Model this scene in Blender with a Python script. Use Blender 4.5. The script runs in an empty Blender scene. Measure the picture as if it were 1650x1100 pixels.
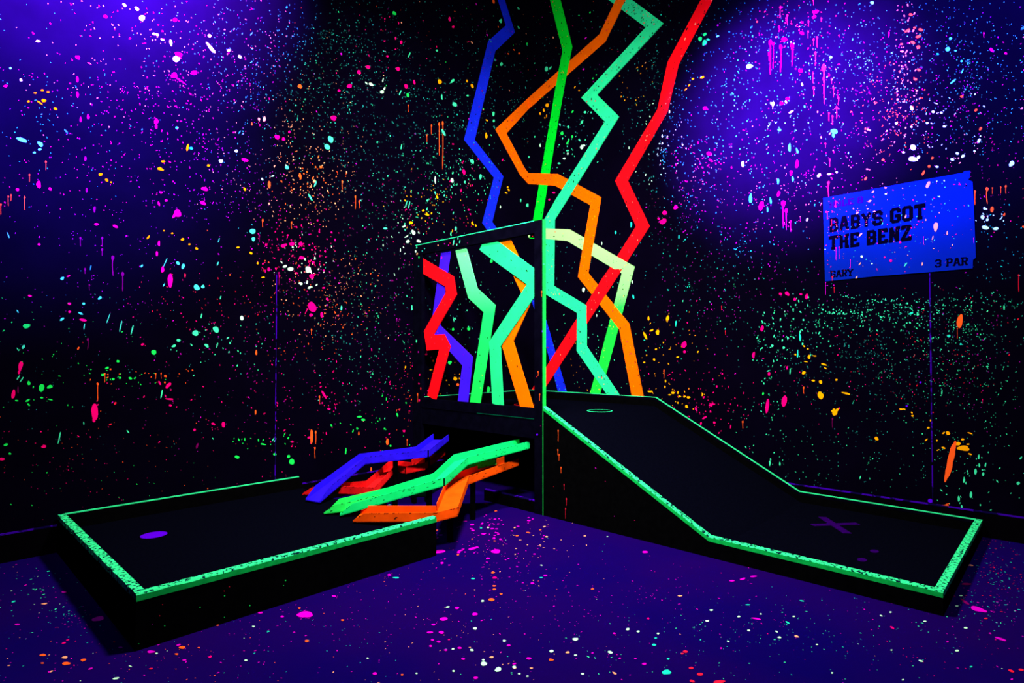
import bpy, math, random
from mathutils import Vector, Matrix
random.seed(7)
C = bpy.context.scene.collection

# ------------------------------------------------------------------ camera, world, lights, exposure
# room frame: the corner is at x=0,y=0; left wall runs along x (y=WALL_L), right wall runs along y (x=0)
CAM=(5.5265,4.9052,1.3500); FORWARD=(-0.722791,-0.691066); PITCH=0.019025; FPX=946.375
WALL_L = -0.09
scn = bpy.context.scene
cam_data = bpy.data.cameras.new('camera'); cam = bpy.data.objects.new('camera', cam_data); C.objects.link(cam)
cam_data.sensor_width = 36.0; cam_data.lens = FPX/1650*36.0; cam_data.clip_start = 0.05
cam.location = CAM
_d = Vector((FORWARD[0]*math.cos(PITCH), FORWARD[1]*math.cos(PITCH), math.sin(PITCH)))
cam.rotation_euler = _d.to_track_quat('-Z', 'Y').to_euler()
scn.camera = cam
scn.view_settings.view_transform = 'Standard'; scn.view_settings.look = 'None'
scn.view_settings.exposure = 0.0; scn.view_settings.gamma = 1.0; scn.view_settings.use_curve_mapping = False
w = bpy.data.worlds.new('world'); scn.world = w; w.use_nodes = True
w.node_tree.nodes['Background'].inputs[0].default_value = (0.0, 0.0, 0.0, 1); w.node_tree.nodes['Background'].inputs[1].default_value = 0

def area(name, loc, target, size, power, color):
    l = bpy.data.lights.new(name, 'AREA'); l.shape = 'DISK'; l.size = size; l.energy = power; l.color = color
    o = bpy.data.objects.new(name, l); C.objects.link(o); o.location = loc
    o.rotation_euler = (Vector(target)-Vector(loc)).to_track_quat('-Z', 'Y').to_euler(); return o
def spot(name, loc, target, angle, blend, power, color, size=0.1):
    l = bpy.data.lights.new(name, 'SPOT'); l.spot_size = math.radians(angle); l.spot_blend = blend
    l.energy = power; l.color = color; l.shadow_soft_size = size
    o = bpy.data.objects.new(name, l); C.objects.link(o); o.location = loc
    o.rotation_euler = (Vector(target)-Vector(loc)).to_track_quat('-Z', 'Y').to_euler(); return o
FILL = (1.0, 0.97, 0.72)
area('lamp_overhead', (3.1, 2.6, 4.6), (2.8, 2.4, 0), 0.5, 370, FILL)
area('fill_front', (4.9, 4.5, 4.3), (0.6, 0.6, 1.6), 0.5, 150, FILL).data.spread = math.radians(90)  # unseen fill light, added to brighten the upright faces
VIOLET = (0.40, 0.03, 1.0)
spot('lamp_left_wall', (4.6, 1.7, 4.9), (4.65, -0.09, 4.75), 92, 1.0, 42000, VIOLET)
spot('lamp_left_wall_wide', (4.9, 2.1, 4.0), (4.9, -0.09, 3.5), 78, 1.0, 10000, (0.16, 0.03, 1.0))
spot('lamp_right_wall', (1.9, 3.15, 3.95), (0, 3.05, 3.6), 68, 1.0, 22000, (0.34, 0.03, 1.0))
spot('lamp_right_wall_wide', (2.8, 4.7, 4.5), (0, 4.2, 4.0), 72, 1.0, 5500, (0.10, 0.03, 1.0))
spot('lamp_floor', (4.6, 4.2, 4.6), (3.4, 3.4, 0), 80, 1.0, 60, (0.2, 0.0, 1.0))

# ------------------------------------------------------------------ baked measurements (metres, in wall / floor coordinates)
DATA_WALL_RIBBONS = {'blue': [['L',0.714,5.931,0.625,6.03,2],['L',0.414,5.372,0.25,5.349,2],['L',0.714,5.059,0.595,4.985,2],['L',1.095,3.777,0.929,3.82,2],
['L',0.619,3.447,0.455,3.497,2],['L',0.808,2.87,0.643,2.909,2],['c',0,2.138,0,2.36,2],['R',0.214,1.396,0.214,1.735,2],
['R',0.398,0.863,0.533,0.869,2]],'green': [['R',0.139,6.168,0.308,6.09,9],['R',0.279,5.714,0.441,5.647,9],['R',0.476,5.009,0.621,5.006,9],
['R',0.368,4.602,0.499,4.56,9],['R',0.248,4.097,0.38,4.063,5],['R',0.211,3.952,0.347,3.918,5],['R',-0.008,3.02,0.142,3.02,5],
['R',-0.047,2.903,0.109,2.912,5],['R',-0.067,2.796,0.063,2.778,5]],'pale': [['R',-0.089,2.814,-0.089,2.941,5],['R',0.537,2.688,0.582,2.818,5],
['R',1.303,2.226,1.47,2.284,5],['R',1.212,1.919,1.35,1.91,5],['R',0.992,1.233,1.135,1.235,5],
['R',0.86,0.856,1.003,0.863,5]],'orange': [['R',1.434,5.576,1.588,5.506,15],['R',1.201,5.243,1.323,5.193,15],['R',1.013,5.008,1.095,4.89,2],
['c',0,4.605,0,4.456,2],['L',0.594,4.035,0.401,4.038,2],['L',0.158,3.58,0.075,3.691,2],['c',0,3.495,0,3.636,7],['R',0.351,3.39,0.4,3.523,7],
['R',0.879,3.058,1.036,3.121,7],['R',0.699,2.242,0.85,2.274,7],['R',1.271,1.609,1.399,1.666,7],
['R',1.432,0.858,1.576,0.865,7]],'turquoise': [['R',0.54,5.984,0.941,5.77,12],['R',1.622,4.848,1.832,4.812,12],['R',0.76,4.346,0.983,4.314,12],
['R',1.092,3.973,1.278,3.978,12],['R',0.365,3.212,0.547,3.18,12],['R',0.145,2.965,0.349,2.972,3],['R',0.145,2.686,0.344,2.66,3],
['R',0.144,2.415,0.338,2.395,12],['R',0.144,2.102,0.334,2.165,12],['R',0.689,1.818,0.827,1.896,12],['R',0.682,1.374,0.826,1.426,12],
['R',1.134,0.849,1.293,0.857,12]],'red': [['R',2.421,5.125,2.542,5.078,3],['R',1.875,4.387,2.001,4.317,3],['R',1.754,3.925,1.872,3.869,3],
['R',1.219,3.273,1.387,3.239,3],['R',1.487,2.723,1.655,2.698,3],['R',1.164,2.326,1.344,2.314,3],['R',1.055,2.203,1.242,2.186,9.5],
['R',0.213,1.176,0.213,0.94,9.5],['R',-0.049,0.861,0.153,0.862,9.5]]}
DATA_SCREEN_RIBBONS = {'red': [2,[[0.007,2.188,0.006,2.346],[0.412,2.008,0.541,2.094],[0.431,1.951,0.586,1.912],[0.077,1.57,0.238,1.536],[0.127,1.373,0.255,1.531],
[0.323,1.382,0.402,1.533],[0.314,1.356,0.493,1.414],[0.135,0.914,0.272,0.871]]],'blue': [1,[[0.344,2.389,0.49,2.387],[0.175,1.577,0.323,1.623],
[0.659,1.229,0.805,1.31],[0.594,0.871,0.736,0.867]]],'green': [1,[[0.537,2.392,0.699,2.391],[0.743,1.873,0.867,1.954],[0.956,1.725,1.109,1.781],
[0.767,0.869,0.906,0.866]]],'turquoise': [2,[[0.911,2.311,0.978,2.395],[0.987,2.259,1.113,2.383],[1.508,1.939,1.602,2.061],[1.508,1.939,1.602,1.834],
[1.04,1.447,1.185,1.404],[1.085,0.89,1.225,0.863]]],'orange': [1,[[1.116,2.388,1.279,2.394],[1.462,1.823,1.591,1.857],[1.197,1.409,1.335,1.451],
[1.423,0.87,1.578,0.87]]]}
DATA_CHUTES = {'blue': [[1.749,0.434,1.847,0.302,0.482],[2.341,0.873,2.32,0.652,0.45],[2.717,0.464,2.662,0.28,0.385],
[3.206,0.591,3.247,0.432,0.165]],'red': [[1.749,0.375,1.841,0.238,0.335],[2.274,0.728,2.281,0.533,0.31],[2.418,0.645,2.253,0.55,0.285],
[2.417,0.477,2.299,0.229,0.275],[2.891,0.87,2.801,0.61,0.215],[2.974,0.482,2.819,0.417,0.18],
[3.158,0.2,3.02,0.11,0.155]],'green': [[1.75,1.507,1.715,1.346,0.525],[2.347,1.379,2.354,1.209,0.45],[2.661,1.473,2.632,1.292,0.35],
[3.291,1.038,3.197,0.902,0.165]],'lime': [[2.03,1.382,1.917,1.262,0.41],[2.211,1.21,2.162,1.029,0.35],[2.722,1.327,2.619,1.134,0.25],
[2.808,1.103,2.686,0.961,0.225],[3.233,1.011,3.145,0.861,0.18],[3.337,0.892,3.213,0.784,0.16]],'orange': [[1.749,1.376,1.772,1.213,0.362],
[2.429,1.473,2.5,1.317,0.32],[2.874,1.858,2.905,1.667,0.235],[3.014,1.8,2.894,1.671,0.215],[3.3,1.23,3.147,1.091,0.16]]}
DATA_SIGN_OUTLINE = [[3.356,2.687],[3.646,2.691],[3.959,2.698],[4.322,2.702],[4.329,2.713],[4.365,2.708],[4.361,2.655],[4.351,2.643],[4.378,2.623],[4.385,2.338],
[4.39,2.053],[4.373,2.039],[4.371,1.977],[4.098,1.974],[3.746,1.975],[3.364,1.964]]
DATA_SIGN_TEXT = {'HOLE 8': [3.408,2.64,3.407,2.588,3.661,2.649,3.66,2.592],'BABYS GOT': [3.399,2.504,3.398,2.379,4.088,2.515,4.087,2.393],'THE BENZ': [3.397,2.35,3.396,2.23,3.995,2.362,3.994,2.236],'GARY': [3.409,2.051,3.408,1.991,3.58,2.051,3.579,1.993],'3 PAR': [4.141,2.067,4.14,2.005,4.344,2.065,4.343,2.004]}
DATA_SPLATS = {'L': [['e','w',4.413,3.895,-0.0103,-0.0076,0.0055,-0.0089],['e','w',4.334,3.902,-0.0105,-0.0099,0.0071,-0.0101],
['e','w',4.3,3.847,-0.019,0.0079,-0.0002,-0.0204],['e','w',4.223,3.758,-0.0083,0.0033,-0.0001,-0.0079],
['e','w',4.2,3.761,-0.0108,-0.006,0.0053,-0.0095],['e','w',4.163,3.736,-0.012,-0.0003,0.0023,-0.0085],
['e','w',4.105,3.735,-0.0024,-0.0266,0.0086,-0.0042],['e','w',3.827,3.898,-0.0134,0.0,0.0037,-0.0126],
['e','w',3.815,3.804,-0.036,-0.032,0.0084,-0.0108],['e','w',3.678,3.835,-0.0132,0.0049,-0.0001,-0.0104],
['e','w',3.589,3.816,-0.0086,-0.0121,0.0102,-0.0099],['e','w',4.065,3.625,-0.0248,0.0091,-0.0002,-0.0244],
['e','M',4.049,3.663,-0.0235,-0.0008,0.0058,-0.0206],['e','M',4.081,3.489,-0.0218,0.0075,-0.0002,-0.0211],
['e','M',4.038,3.466,-0.0425,-0.0185,0.0021,-0.0041],['e','M',3.937,3.561,-0.0198,0.0069,-0.0002,-0.0183],
['e','P',4.199,3.098,-0.0002,-0.0222,0.014,-0.004],['d','P',4.198,3.06,-0.0112,0.0031,-0.0001,-0.0079],
['e','M',4.528,3.762,-0.0109,-0.003,0.0043,-0.011],['e','M',4.078,3.923,-0.0146,0.006,-0.0001,-0.0146],
['e','M',4.687,3.408,-0.0134,-0.0011,0.0031,-0.0122],['e','w',4.904,3.438,-0.0131,0.0051,-0.0001,-0.007],
['e','P',5.065,3.082,-0.0093,0.0031,-0.0001,-0.0082],['e','w',4.989,3.147,-0.0074,0.0025,-0.0001,-0.0097],
['e','y',4.878,3.115,-0.0088,0.0029,-0.0001,-0.0056],['e','y',4.869,3.048,-0.0122,0.0038,-0.0001,-0.0113],
['e','y',4.891,3.027,-0.0154,-0.009,0.0022,-0.0047],['e','y',4.806,3.011,-0.0089,-0.0038,0.0033,-0.0085],
['e','y',4.915,3.084,-0.0076,0.0025,-0.0001,-0.0049],['e','y',4.847,3.113,-0.0078,0.0025,-0.0001,-0.0057],
['e','y',4.949,3.017,-0.0064,0.002,-0.0001,-0.007],['e','m',4.979,2.752,-0.0261,-0.0089,0.0039,-0.0123],
['e','m',4.884,2.749,-0.0115,-0.0143,0.0083,-0.0112],['e','m',4.887,2.712,-0.0099,0.0025,-0.0001,-0.0084],
['e','m',4.914,2.684,-0.0076,0.0019,-0.0001,-0.007],['e','m',5.043,3.206,-0.0062,0.0022,-0.0001,-0.0068],
['e','c',4.058,3.089,-0.0102,0.0028,-0.0001,-0.0097],['e','c',3.954,2.956,-0.0118,-0.0044,0.0044,-0.0097],
['e','y',3.98,2.955,0.0037,-0.0252,0.0089,-0.0005],['e','y',4.149,2.806,-0.0127,0.003,-0.0001,-0.008],
['e','y',4.167,2.744,-0.0205,-0.0015,0.0024,-0.0113],['e','y',4.545,2.619,-0.0124,0.0027,-0.0001,-0.0104],
['e','y',4.508,2.586,-0.0087,-0.0068,0.0048,-0.0079],['e','y',4.481,2.576,-0.0063,0.0013,-0.0001,-0.006],
['e','y',3.825,2.849,-0.011,0.0025,-0.0001,-0.0101],['e','w',3.73,2.907,-0.0178,0.0042,-0.0001,-0.0136],
['e','w',3.611,3.02,-0.0134,0.0033,-0.0001,-0.0122],['d','o',4.853,2.637,-0.0056,0.0013,-0.0007,-0.0565],
['d','o',4.938,2.529,-0.0048,0.0011,-0.0006,-0.0473],['d','o',5.043,2.364,-0.0047,0.0009,-0.0008,-0.0626],
['d','o',4.961,2.375,-0.0059,0.0011,-0.001,-0.0857],['d','o',5.079,2.305,-0.0051,0.0009,-0.0008,-0.0676],
['d','o',5.03,2.376,-0.0042,0.0008,-0.0005,-0.0382],['e','P',4.889,2.475,-0.0033,-0.0215,0.0118,-0.0051],
['e','P',4.828,2.458,-0.0078,-0.0066,0.0042,-0.0074],['e','P',4.998,2.419,-0.0095,0.0019,-0.0001,-0.0082],
['e','P',3.852,2.655,-0.0261,0.0003,0.002,-0.0136],['e','P',3.863,2.541,-0.0212,-0.0067,0.0051,-0.0131],
['e','P',4.046,2.426,-0.0093,-0.0258,0.0233,-0.0134],['e','P',4.063,2.41,-0.0188,0.0209,-0.0066,-0.0075],
['e','P',4.565,2.259,-0.0135,0.0021,-0.0001,-0.0089],['e','P',4.451,2.262,-0.0157,-0.0043,0.0025,-0.0089],
['e','P',4.175,2.478,-0.0054,-0.0154,0.0066,-0.0039],['e','P',4.125,2.512,-0.01,0.0019,-0.0001,-0.008],
['e','P',4.159,2.566,-0.0099,0.002,-0.0001,-0.008],['e','o',3.331,2.797,-0.0003,-0.0325,0.0109,-0.0023],
['e','o',3.062,3.741,-0.0119,-0.0157,0.0153,-0.0136],['e','p',3.379,3.354,-0.0002,-0.0234,0.0126,-0.0036],
['e','p',3.425,3.339,-0.0001,-0.0143,0.0089,-0.0026],['e','o',3.485,3.281,-0.0001,-0.0124,0.007,-0.002],
['e','P',3.268,3.227,-0.0186,-0.0104,0.0106,-0.0155],['e','P',3.208,3.226,-0.011,-0.0098,0.01,-0.011],
['e','P',3.156,3.303,-0.0115,0.0031,-0.0001,-0.0111],['e','P',2.727,3.551,-0.0301,0.0087,-0.0001,-0.0217],
['e','P',3.539,2.963,-0.029,-0.0039,0.004,-0.0125],['e','m',2.758,3.341,-0.0183,-0.0241,0.0202,-0.0161],
['e','m',2.789,3.265,-0.0149,-0.0199,0.02,-0.0159],['e','m',3.176,2.982,-0.019,0.0043,-0.0001,-0.0166],
['e','o',3.054,2.937,-0.0043,-0.0213,0.0116,-0.0045],['d','o',3.386,2.48,-0.0089,0.0015,-0.0005,-0.0608],
['e','P',3.261,3.232,-0.0186,0.005,-0.0001,-0.0128],['d','o',3.131,2.502,-0.0077,0.0012,-0.0004,-0.0557],
['e','m',2.955,2.76,-0.0204,-0.0291,0.007,-0.0051],['e','m',2.907,2.894,0.0103,-0.0292,0.0077,0.001],
['e','o',2.853,3.06,-0.0145,0.0033,-0.0001,-0.0116],['e','p',2.918,2.919,-0.0143,0.003,-0.0001,-0.0115],
['e','y',3.539,2.717,-0.0087,-0.0134,0.0066,-0.0053],['e','w',3.303,2.879,-0.0159,0.0077,-0.0012,-0.0041],
['e','w',3.393,2.832,-0.0081,-0.0079,0.0054,-0.0058],['e','D',4.622,3.009,-0.0002,-0.0177,0.0085,-0.0025],
['e','D',4.665,2.977,-0.0002,-0.0205,0.006,-0.0017],['e','D',4.687,3.254,-0.0003,-0.0219,0.0071,-0.0024],
['e','D',4.685,3.149,-0.0002,-0.019,0.0083,-0.0027],['e','D',4.578,2.364,-0.0002,-0.0207,0.0073,-0.0013],
['e','D',4.625,2.49,-0.0002,-0.0162,0.006,-0.0012],['e','D',4.635,2.71,-0.0002,-0.0176,0.0072,-0.0017],
['e','t',4.747,2.874,-0.0099,-0.0096,0.0028,-0.0044],['e','t',3.585,3.184,-0.0075,0.0157,-0.0037,-0.0012],
['e','t',3.495,4.045,-0.0111,0.0181,-0.0034,-0.0015],['e','m',5.04,2.113,-0.0055,-0.0184,0.0024,-0.0015],
['e','m',4.755,1.858,-0.0098,0.0081,-0.0041,-0.0083],['e','m',4.753,1.579,-0.0118,0.0091,-0.0035,-0.0073],
['e','m',4.65,1.623,-0.013,-0.0068,0.0024,-0.0067],['e','m',4.539,1.738,-0.0106,0.0081,-0.0044,-0.0087],
['e','m',4.633,1.692,-0.0084,0.0005,-0.0001,-0.0088],['e','g',4.941,1.526,-0.0175,0.0066,-0.0035,-0.0159],
['e','m',4.955,1.388,-0.0057,0.0131,-0.006,-0.0044],['e','m',4.983,1.371,-0.0049,-0.0106,0.0023,-0.0017],
['e','m',4.987,1.62,-0.0049,-0.0104,0.0027,-0.0022],['e','P',4.882,2.074,-0.0077,0.001,-0.0001,-0.007],
['d','D',4.657,2.148,-0.0071,0.001,-0.0007,-0.0583],['d','D',4.53,2.166,-0.0075,0.0011,-0.0007,-0.0596],
['d','D',4.53,2.084,-0.0075,0.0009,-0.0005,-0.0447],['d','D',4.465,2.032,-0.0127,0.0015,-0.0014,-0.1296],
['d','D',4.403,1.922,-0.0117,0.0011,-0.0013,-0.1247],['d','D',4.628,1.933,-0.0072,0.0007,-0.0004,-0.0322],
['d','D',4.602,1.825,-0.0054,0.0005,-0.0004,-0.0382],['d','D',4.606,1.443,-0.0078,0.0001,-0.0008,-0.0703],
['d','D',3.241,2.042,-0.0093,0.0009,-0.0008,-0.1056],['d','D',3.414,2.342,-0.008,0.0011,-0.0004,-0.0534],
['e','P',4.926,1.726,-0.0096,-0.0015,0.0009,-0.0069],['e','P',4.721,1.877,-0.0098,0.0054,-0.0012,-0.0039],
['e','P',4.713,1.687,-0.0093,0.0006,-0.0001,-0.0086],['e','P',4.712,1.631,-0.0081,0.0004,-0.0001,-0.0072],
['e','P',4.635,1.578,-0.0201,-0.0035,0.0011,-0.0087],['e','P',4.171,2.176,-0.0002,-0.0206,0.0077,-0.001],
['e','P',4.184,2.097,-0.0017,-0.0187,0.0076,-0.0017],['e','P',4.144,1.982,-0.0003,-0.0254,0.0099,-0.001],
['e','P',4.091,1.903,-0.002,-0.0495,0.0187,-0.0024],['e','r',3.988,1.951,-0.0002,-0.0163,0.0059,-0.0006],
['e','m',4.039,2.041,-0.0113,-0.0092,0.0065,-0.0094],['e','m',4.002,2.021,0.0031,-0.0212,0.0117,0.001],
['e','m',3.903,1.865,-0.0186,-0.0101,0.0097,-0.0194],['e','m',3.857,1.875,-0.0001,-0.0133,0.0139,-0.0011],
['e','m',4.282,1.994,-0.0068,0.0103,-0.0047,-0.004],['e','m',4.134,1.865,-0.0069,0.0144,-0.0031,-0.0017],
['e','m',4.126,2.038,-0.0124,0.0334,-0.0026,-0.001],['e','t',4.596,1.949,-0.0025,0.0191,-0.003,-0.0003],
['e','m',4.487,1.595,-0.0104,0.0356,-0.0024,-0.0009],['e','m',4.411,1.543,-0.0073,0.0432,-0.0038,-0.0008],
['e','m',4.339,1.518,-0.0075,0.0343,-0.0038,-0.0011],['e','m',4.628,1.532,-0.0029,0.0217,-0.003,-0.0005],
['e','m',3.741,2.261,-0.0059,0.0184,-0.003,-0.0007],['e','m',3.747,2.07,-0.0053,0.0165,-0.0045,-0.0012],
['e','m',3.866,1.642,-0.005,0.021,-0.0037,-0.0009],['e','m',3.723,1.798,-0.0036,0.015,-0.0039,-0.0008],
['e','m',3.909,1.504,-0.0228,0.0005,-0.0002,-0.0214],['e','m',3.756,1.536,-0.0138,-0.0244,0.0165,-0.0106],
['e','w',3.553,1.637,-0.0037,-0.0204,0.0133,-0.003],['e','g',4.197,1.353,-0.018,0.0,-0.0002,-0.0172],
['e','m',4.029,1.445,-0.0146,0.0002,-0.0001,-0.0113],['e','m',4.061,1.402,-0.0149,0.0062,-0.0031,-0.009],
['e','m',3.825,1.406,-0.0145,-0.0127,0.0069,-0.009],['e','m',3.746,1.41,-0.0052,0.0212,-0.0039,-0.0011],
['e','o',4.66,1.38,-0.0052,0.0113,-0.0041,-0.0029],['e','P',4.271,1.411,-0.0093,0.0063,-0.0035,-0.0067],
['e','o',3.432,1.351,-0.0002,-0.0229,0.0079,-0.0],['e','P',4.968,1.263,0.0037,-0.0296,0.0115,0.0028],
['e','P',4.974,1.225,0.0045,-0.0166,0.005,0.0025],['e','P',5.002,1.08,0.0018,-0.0324,0.0083,0.0014],
['e','D',4.979,1.105,-0.0003,-0.0205,0.0032,0.0001],['e','m',4.979,1.187,-0.0072,0.0163,-0.0028,-0.0021],
['e','m',4.961,1.174,-0.0089,0.0165,-0.0026,-0.0024],['e','g',4.924,1.149,-0.0002,-0.0138,0.0086,0.0003],
['e','g',4.858,1.114,0.0033,-0.026,0.0141,0.0038],['e','g',4.814,1.12,-0.0146,0.0061,-0.0032,-0.0107],
['e','g',4.929,1.035,-0.0101,0.007,-0.0028,-0.0061],['e','g',4.923,1.006,-0.0067,-0.0075,0.0027,-0.004],
['e','g',4.985,1.037,-0.0084,-0.0005,-0.0001,-0.0048],['e','g',4.811,1.034,-0.0133,-0.0037,0.0004,-0.0034],
['e','g',4.856,1.049,-0.0077,-0.0004,-0.0001,-0.0056],['e','g',4.425,1.288,-0.009,-0.0001,-0.0001,-0.0091],
['e','g',4.491,1.241,-0.0119,0.008,-0.0032,-0.0065],['e','g',4.516,1.192,-0.0099,-0.0003,-0.0001,-0.0104],
['e','g',4.453,1.16,-0.0089,-0.0003,-0.0001,-0.0075],['e','g',4.411,1.168,-0.0077,-0.0002,-0.0001,-0.0076],
['e','g',4.347,1.163,-0.0105,-0.0003,-0.0001,-0.0092],['d','o',4.504,1.199,-0.0062,-0.0002,-0.0007,-0.0625],
['d','o',4.545,1.129,-0.008,-0.0003,-0.0013,-0.1181],['e','P',4.56,0.933,-0.0024,-0.0604,0.0196,0.0006],
['e','P',4.564,0.88,0.0004,-0.022,0.0085,0.0011],['e','P',4.155,1.121,-0.0072,-0.0139,0.006,-0.0037],
['e','P',4.096,1.101,-0.0184,0.0166,-0.0075,-0.01],['e','P',4.087,0.996,-0.0257,-0.004,0.0004,-0.0063],
['e','P',4.081,0.948,-0.0101,-0.0007,-0.0001,-0.008],['e','m',4.141,1.038,-0.005,0.0339,-0.0042,-0.001],
['d','o',4.183,1.191,-0.0063,-0.0002,-0.0004,-0.0408],['d','o',4.146,1.193,-0.0049,-0.0001,-0.0004,-0.0411],
['e','o',4.117,1.172,-0.0094,-0.0041,0.0024,-0.0074],['e','r',4.439,0.986,-0.0065,0.0088,-0.0049,-0.0051],
['e','r',4.466,0.837,-0.0076,0.0046,-0.0023,-0.0047],['e','P',4.841,0.722,-0.0122,-0.0014,-0.0001,-0.0112],
['e','m',4.758,0.773,-0.0066,0.0409,-0.0034,-0.0012],['e','m',4.358,0.775,-0.0077,-0.0112,0.003,-0.0026],
['e','m',4.623,0.858,-0.0018,-0.0116,0.0029,-0.0004],['e','g',5.035,0.756,-0.0106,0.0039,-0.0022,-0.0078],
['e','g',5.014,0.696,-0.0073,-0.0009,-0.0001,-0.0068],['e','P',5.054,0.666,-0.0153,-0.002,-0.0001,-0.0094],
['e','P',3.692,0.767,-0.0036,-0.0203,0.0143,-0.0014],['e','P',3.772,0.781,-0.0127,-0.0011,-0.0001,-0.0084],
['e','P',3.908,0.745,-0.0106,-0.001,-0.0001,-0.009],['e','m',3.771,0.662,-0.004,-0.0076,0.0027,-0.0014],
['e','o',3.433,0.848,0.0017,-0.0209,0.007,0.0011],['e','m',3.281,0.603,-0.0114,0.0149,-0.003,-0.0024],
['e','m',3.264,0.594,-0.0115,0.015,-0.003,-0.0024],['e','g',3.367,0.572,-0.0228,-0.0066,0.001,-0.006],
['e','g',3.582,0.491,-0.0194,-0.0078,0.0029,-0.0112],['e','g',3.265,0.474,-0.0147,-0.0018,-0.0001,-0.0108],
['e','g',3.142,0.439,-0.0131,0.0056,-0.0067,-0.0119],['e','D',3.888,0.617,0.0066,-0.0192,0.0072,0.0036],
['e','y',4.242,2.213,-0.0096,0.0146,-0.0042,-0.0034],['e','y',4.009,2.23,-0.0118,0.0017,-0.0001,-0.0106],
['e','y',3.959,2.198,-0.009,0.0012,-0.0001,-0.0066],['e','y',3.907,2.172,-0.0107,0.0014,-0.0001,-0.0099],
['e','y',3.589,2.221,-0.0118,0.0015,-0.0001,-0.0087],['e','y',3.483,2.188,-0.0121,-0.0056,0.0043,-0.0082],
['e','y',3.426,2.109,-0.0001,-0.0106,0.0071,-0.0008],['e','y',3.379,1.993,-0.016,0.0029,-0.0005,-0.0053],
['e','y',4.138,2.278,-0.0071,0.0011,-0.0,-0.0048],['e','y',4.081,2.267,-0.0072,0.0011,-0.0001,-0.0064],
['e','m',3.47,2.373,-0.0226,0.0034,-0.0002,-0.023],['e','m',3.464,2.308,-0.0157,0.0022,-0.0001,-0.0159],
['e','w',3.137,2.089,-0.0249,0.0026,-0.0001,-0.0185],['e','w',3.189,2.106,-0.0177,0.0082,-0.0039,-0.0099],
['e','w',2.973,2.102,0.0054,-0.0304,0.0237,0.0015],['e','w',2.953,2.089,-0.013,-0.0132,0.0092,-0.0082],
['e','P',3.198,2.289,-0.0247,0.0121,-0.0053,-0.0131],['e','P',3.125,2.313,-0.0211,0.0028,-0.0001,-0.0185],
['e','P',3.044,2.324,-0.0197,0.0026,-0.0001,-0.0169],['e','P',2.936,2.043,-0.0243,0.0023,-0.0001,-0.0209],
['e','P',3.033,2.2,-0.0236,0.0028,-0.0001,-0.015],['e','P',3.331,2.066,-0.0001,-0.0162,0.0127,-0.0013],
['e','P',2.923,2.17,-0.0142,0.0016,-0.0001,-0.0114],['e','P',2.93,1.765,-0.0087,-0.0444,0.0378,-0.0084],
['e','P',2.94,1.692,-0.0182,0.0008,-0.0001,-0.0133],['e','P',2.835,1.697,-0.0002,-0.025,0.0145,-0.0007],
['e','P',2.986,1.724,-0.0124,0.0262,-0.0027,-0.0011],['e','w',3.041,1.968,-0.0185,-0.0048,0.004,-0.0109],
['e','w',2.956,1.941,-0.0156,0.0098,-0.0061,-0.0094],['e','P',2.78,1.845,-0.0109,-0.0112,0.008,-0.0068],
['e','P',2.818,1.948,-0.0146,0.0012,-0.0001,-0.0077],['e','P',2.808,0.963,-0.0242,-0.0395,0.009,-0.0043],
['e','P',2.759,0.829,-0.0148,-0.001,-0.0001,-0.0097],['e','o',2.928,0.592,-0.0005,-0.066,0.0141,0.0015],
['d','o',2.888,0.626,-0.0102,-0.001,-0.0007,-0.1062],['d','o',2.895,0.483,-0.0091,-0.0011,-0.0006,-0.0946],
['d','o',2.853,0.946,-0.0082,-0.0004,-0.0004,-0.0572],['d','o',2.935,1.556,-0.0081,0.0002,-0.0003,-0.0455],
['e','m',2.636,1.771,-0.0001,-0.0217,0.0088,-0.0005],['e','P',3.109,0.565,-0.0115,-0.0013,-0.0001,-0.0092],
['e','P',2.952,0.585,-0.014,-0.0015,-0.0001,-0.0113],['e','g',2.052,4.83,-0.0197,-0.0056,0.0131,-0.0188],
['e','P',1.313,5.076,-0.0059,-0.0231,0.0179,-0.0099],['e','P',1.261,5.01,-0.0184,0.0075,-0.0,-0.0142],
['e','P',1.965,4.563,-0.0001,-0.0196,0.0157,-0.006],['e','P',2.035,4.579,-0.0001,-0.0151,0.009,-0.0035],
['e','P',2.006,4.272,-0.0224,-0.003,0.0109,-0.0198],['e','P',2.359,4.166,-0.0245,0.0009,0.0064,-0.0179],
['e','P',2.46,4.079,-0.0128,-0.0151,0.0159,-0.0138],['e','P',2.563,3.909,-0.0247,0.0082,-0.0001,-0.0202],
['e','P',2.729,3.552,-0.0322,0.0094,-0.0001,-0.0197],['e','P',2.674,3.829,-0.0153,0.005,-0.0001,-0.0119],
['e','P',1.903,4.125,-0.0146,-0.0161,0.0183,-0.0148],['e','P',1.796,4.203,-0.0048,-0.0203,0.0134,-0.0064],
['e','P',2.133,4.355,-0.015,0.0055,-0.0001,-0.0107],['e','w',2.323,4.005,-0.0255,-0.0071,0.0082,-0.013],
['e','w',2.377,4.0,-0.0137,-0.0097,0.0054,-0.0058],['e','w',2.185,4.094,-0.0042,0.0223,-0.0061,0.0011],
['e','w',2.196,3.971,-0.0222,0.0072,-0.0001,-0.0169],['e','w',2.167,4.015,-0.0099,0.018,-0.0086,-0.0014],
['e','g',1.879,4.039,-0.0134,-0.0148,0.0161,-0.0128],['e','m',1.976,4.032,-0.0106,0.0279,-0.0061,0.0001],
['e','m',1.864,4.467,-0.0157,0.0338,-0.0061,-0.0001],['e','y',1.452,4.325,-0.0192,-0.0196,0.0203,-0.0161],
['e','y',1.052,4.467,-0.0039,-0.0153,0.0126,-0.0059],['e','y',0.971,4.436,-0.0123,-0.0211,0.0184,-0.0111],
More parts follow.
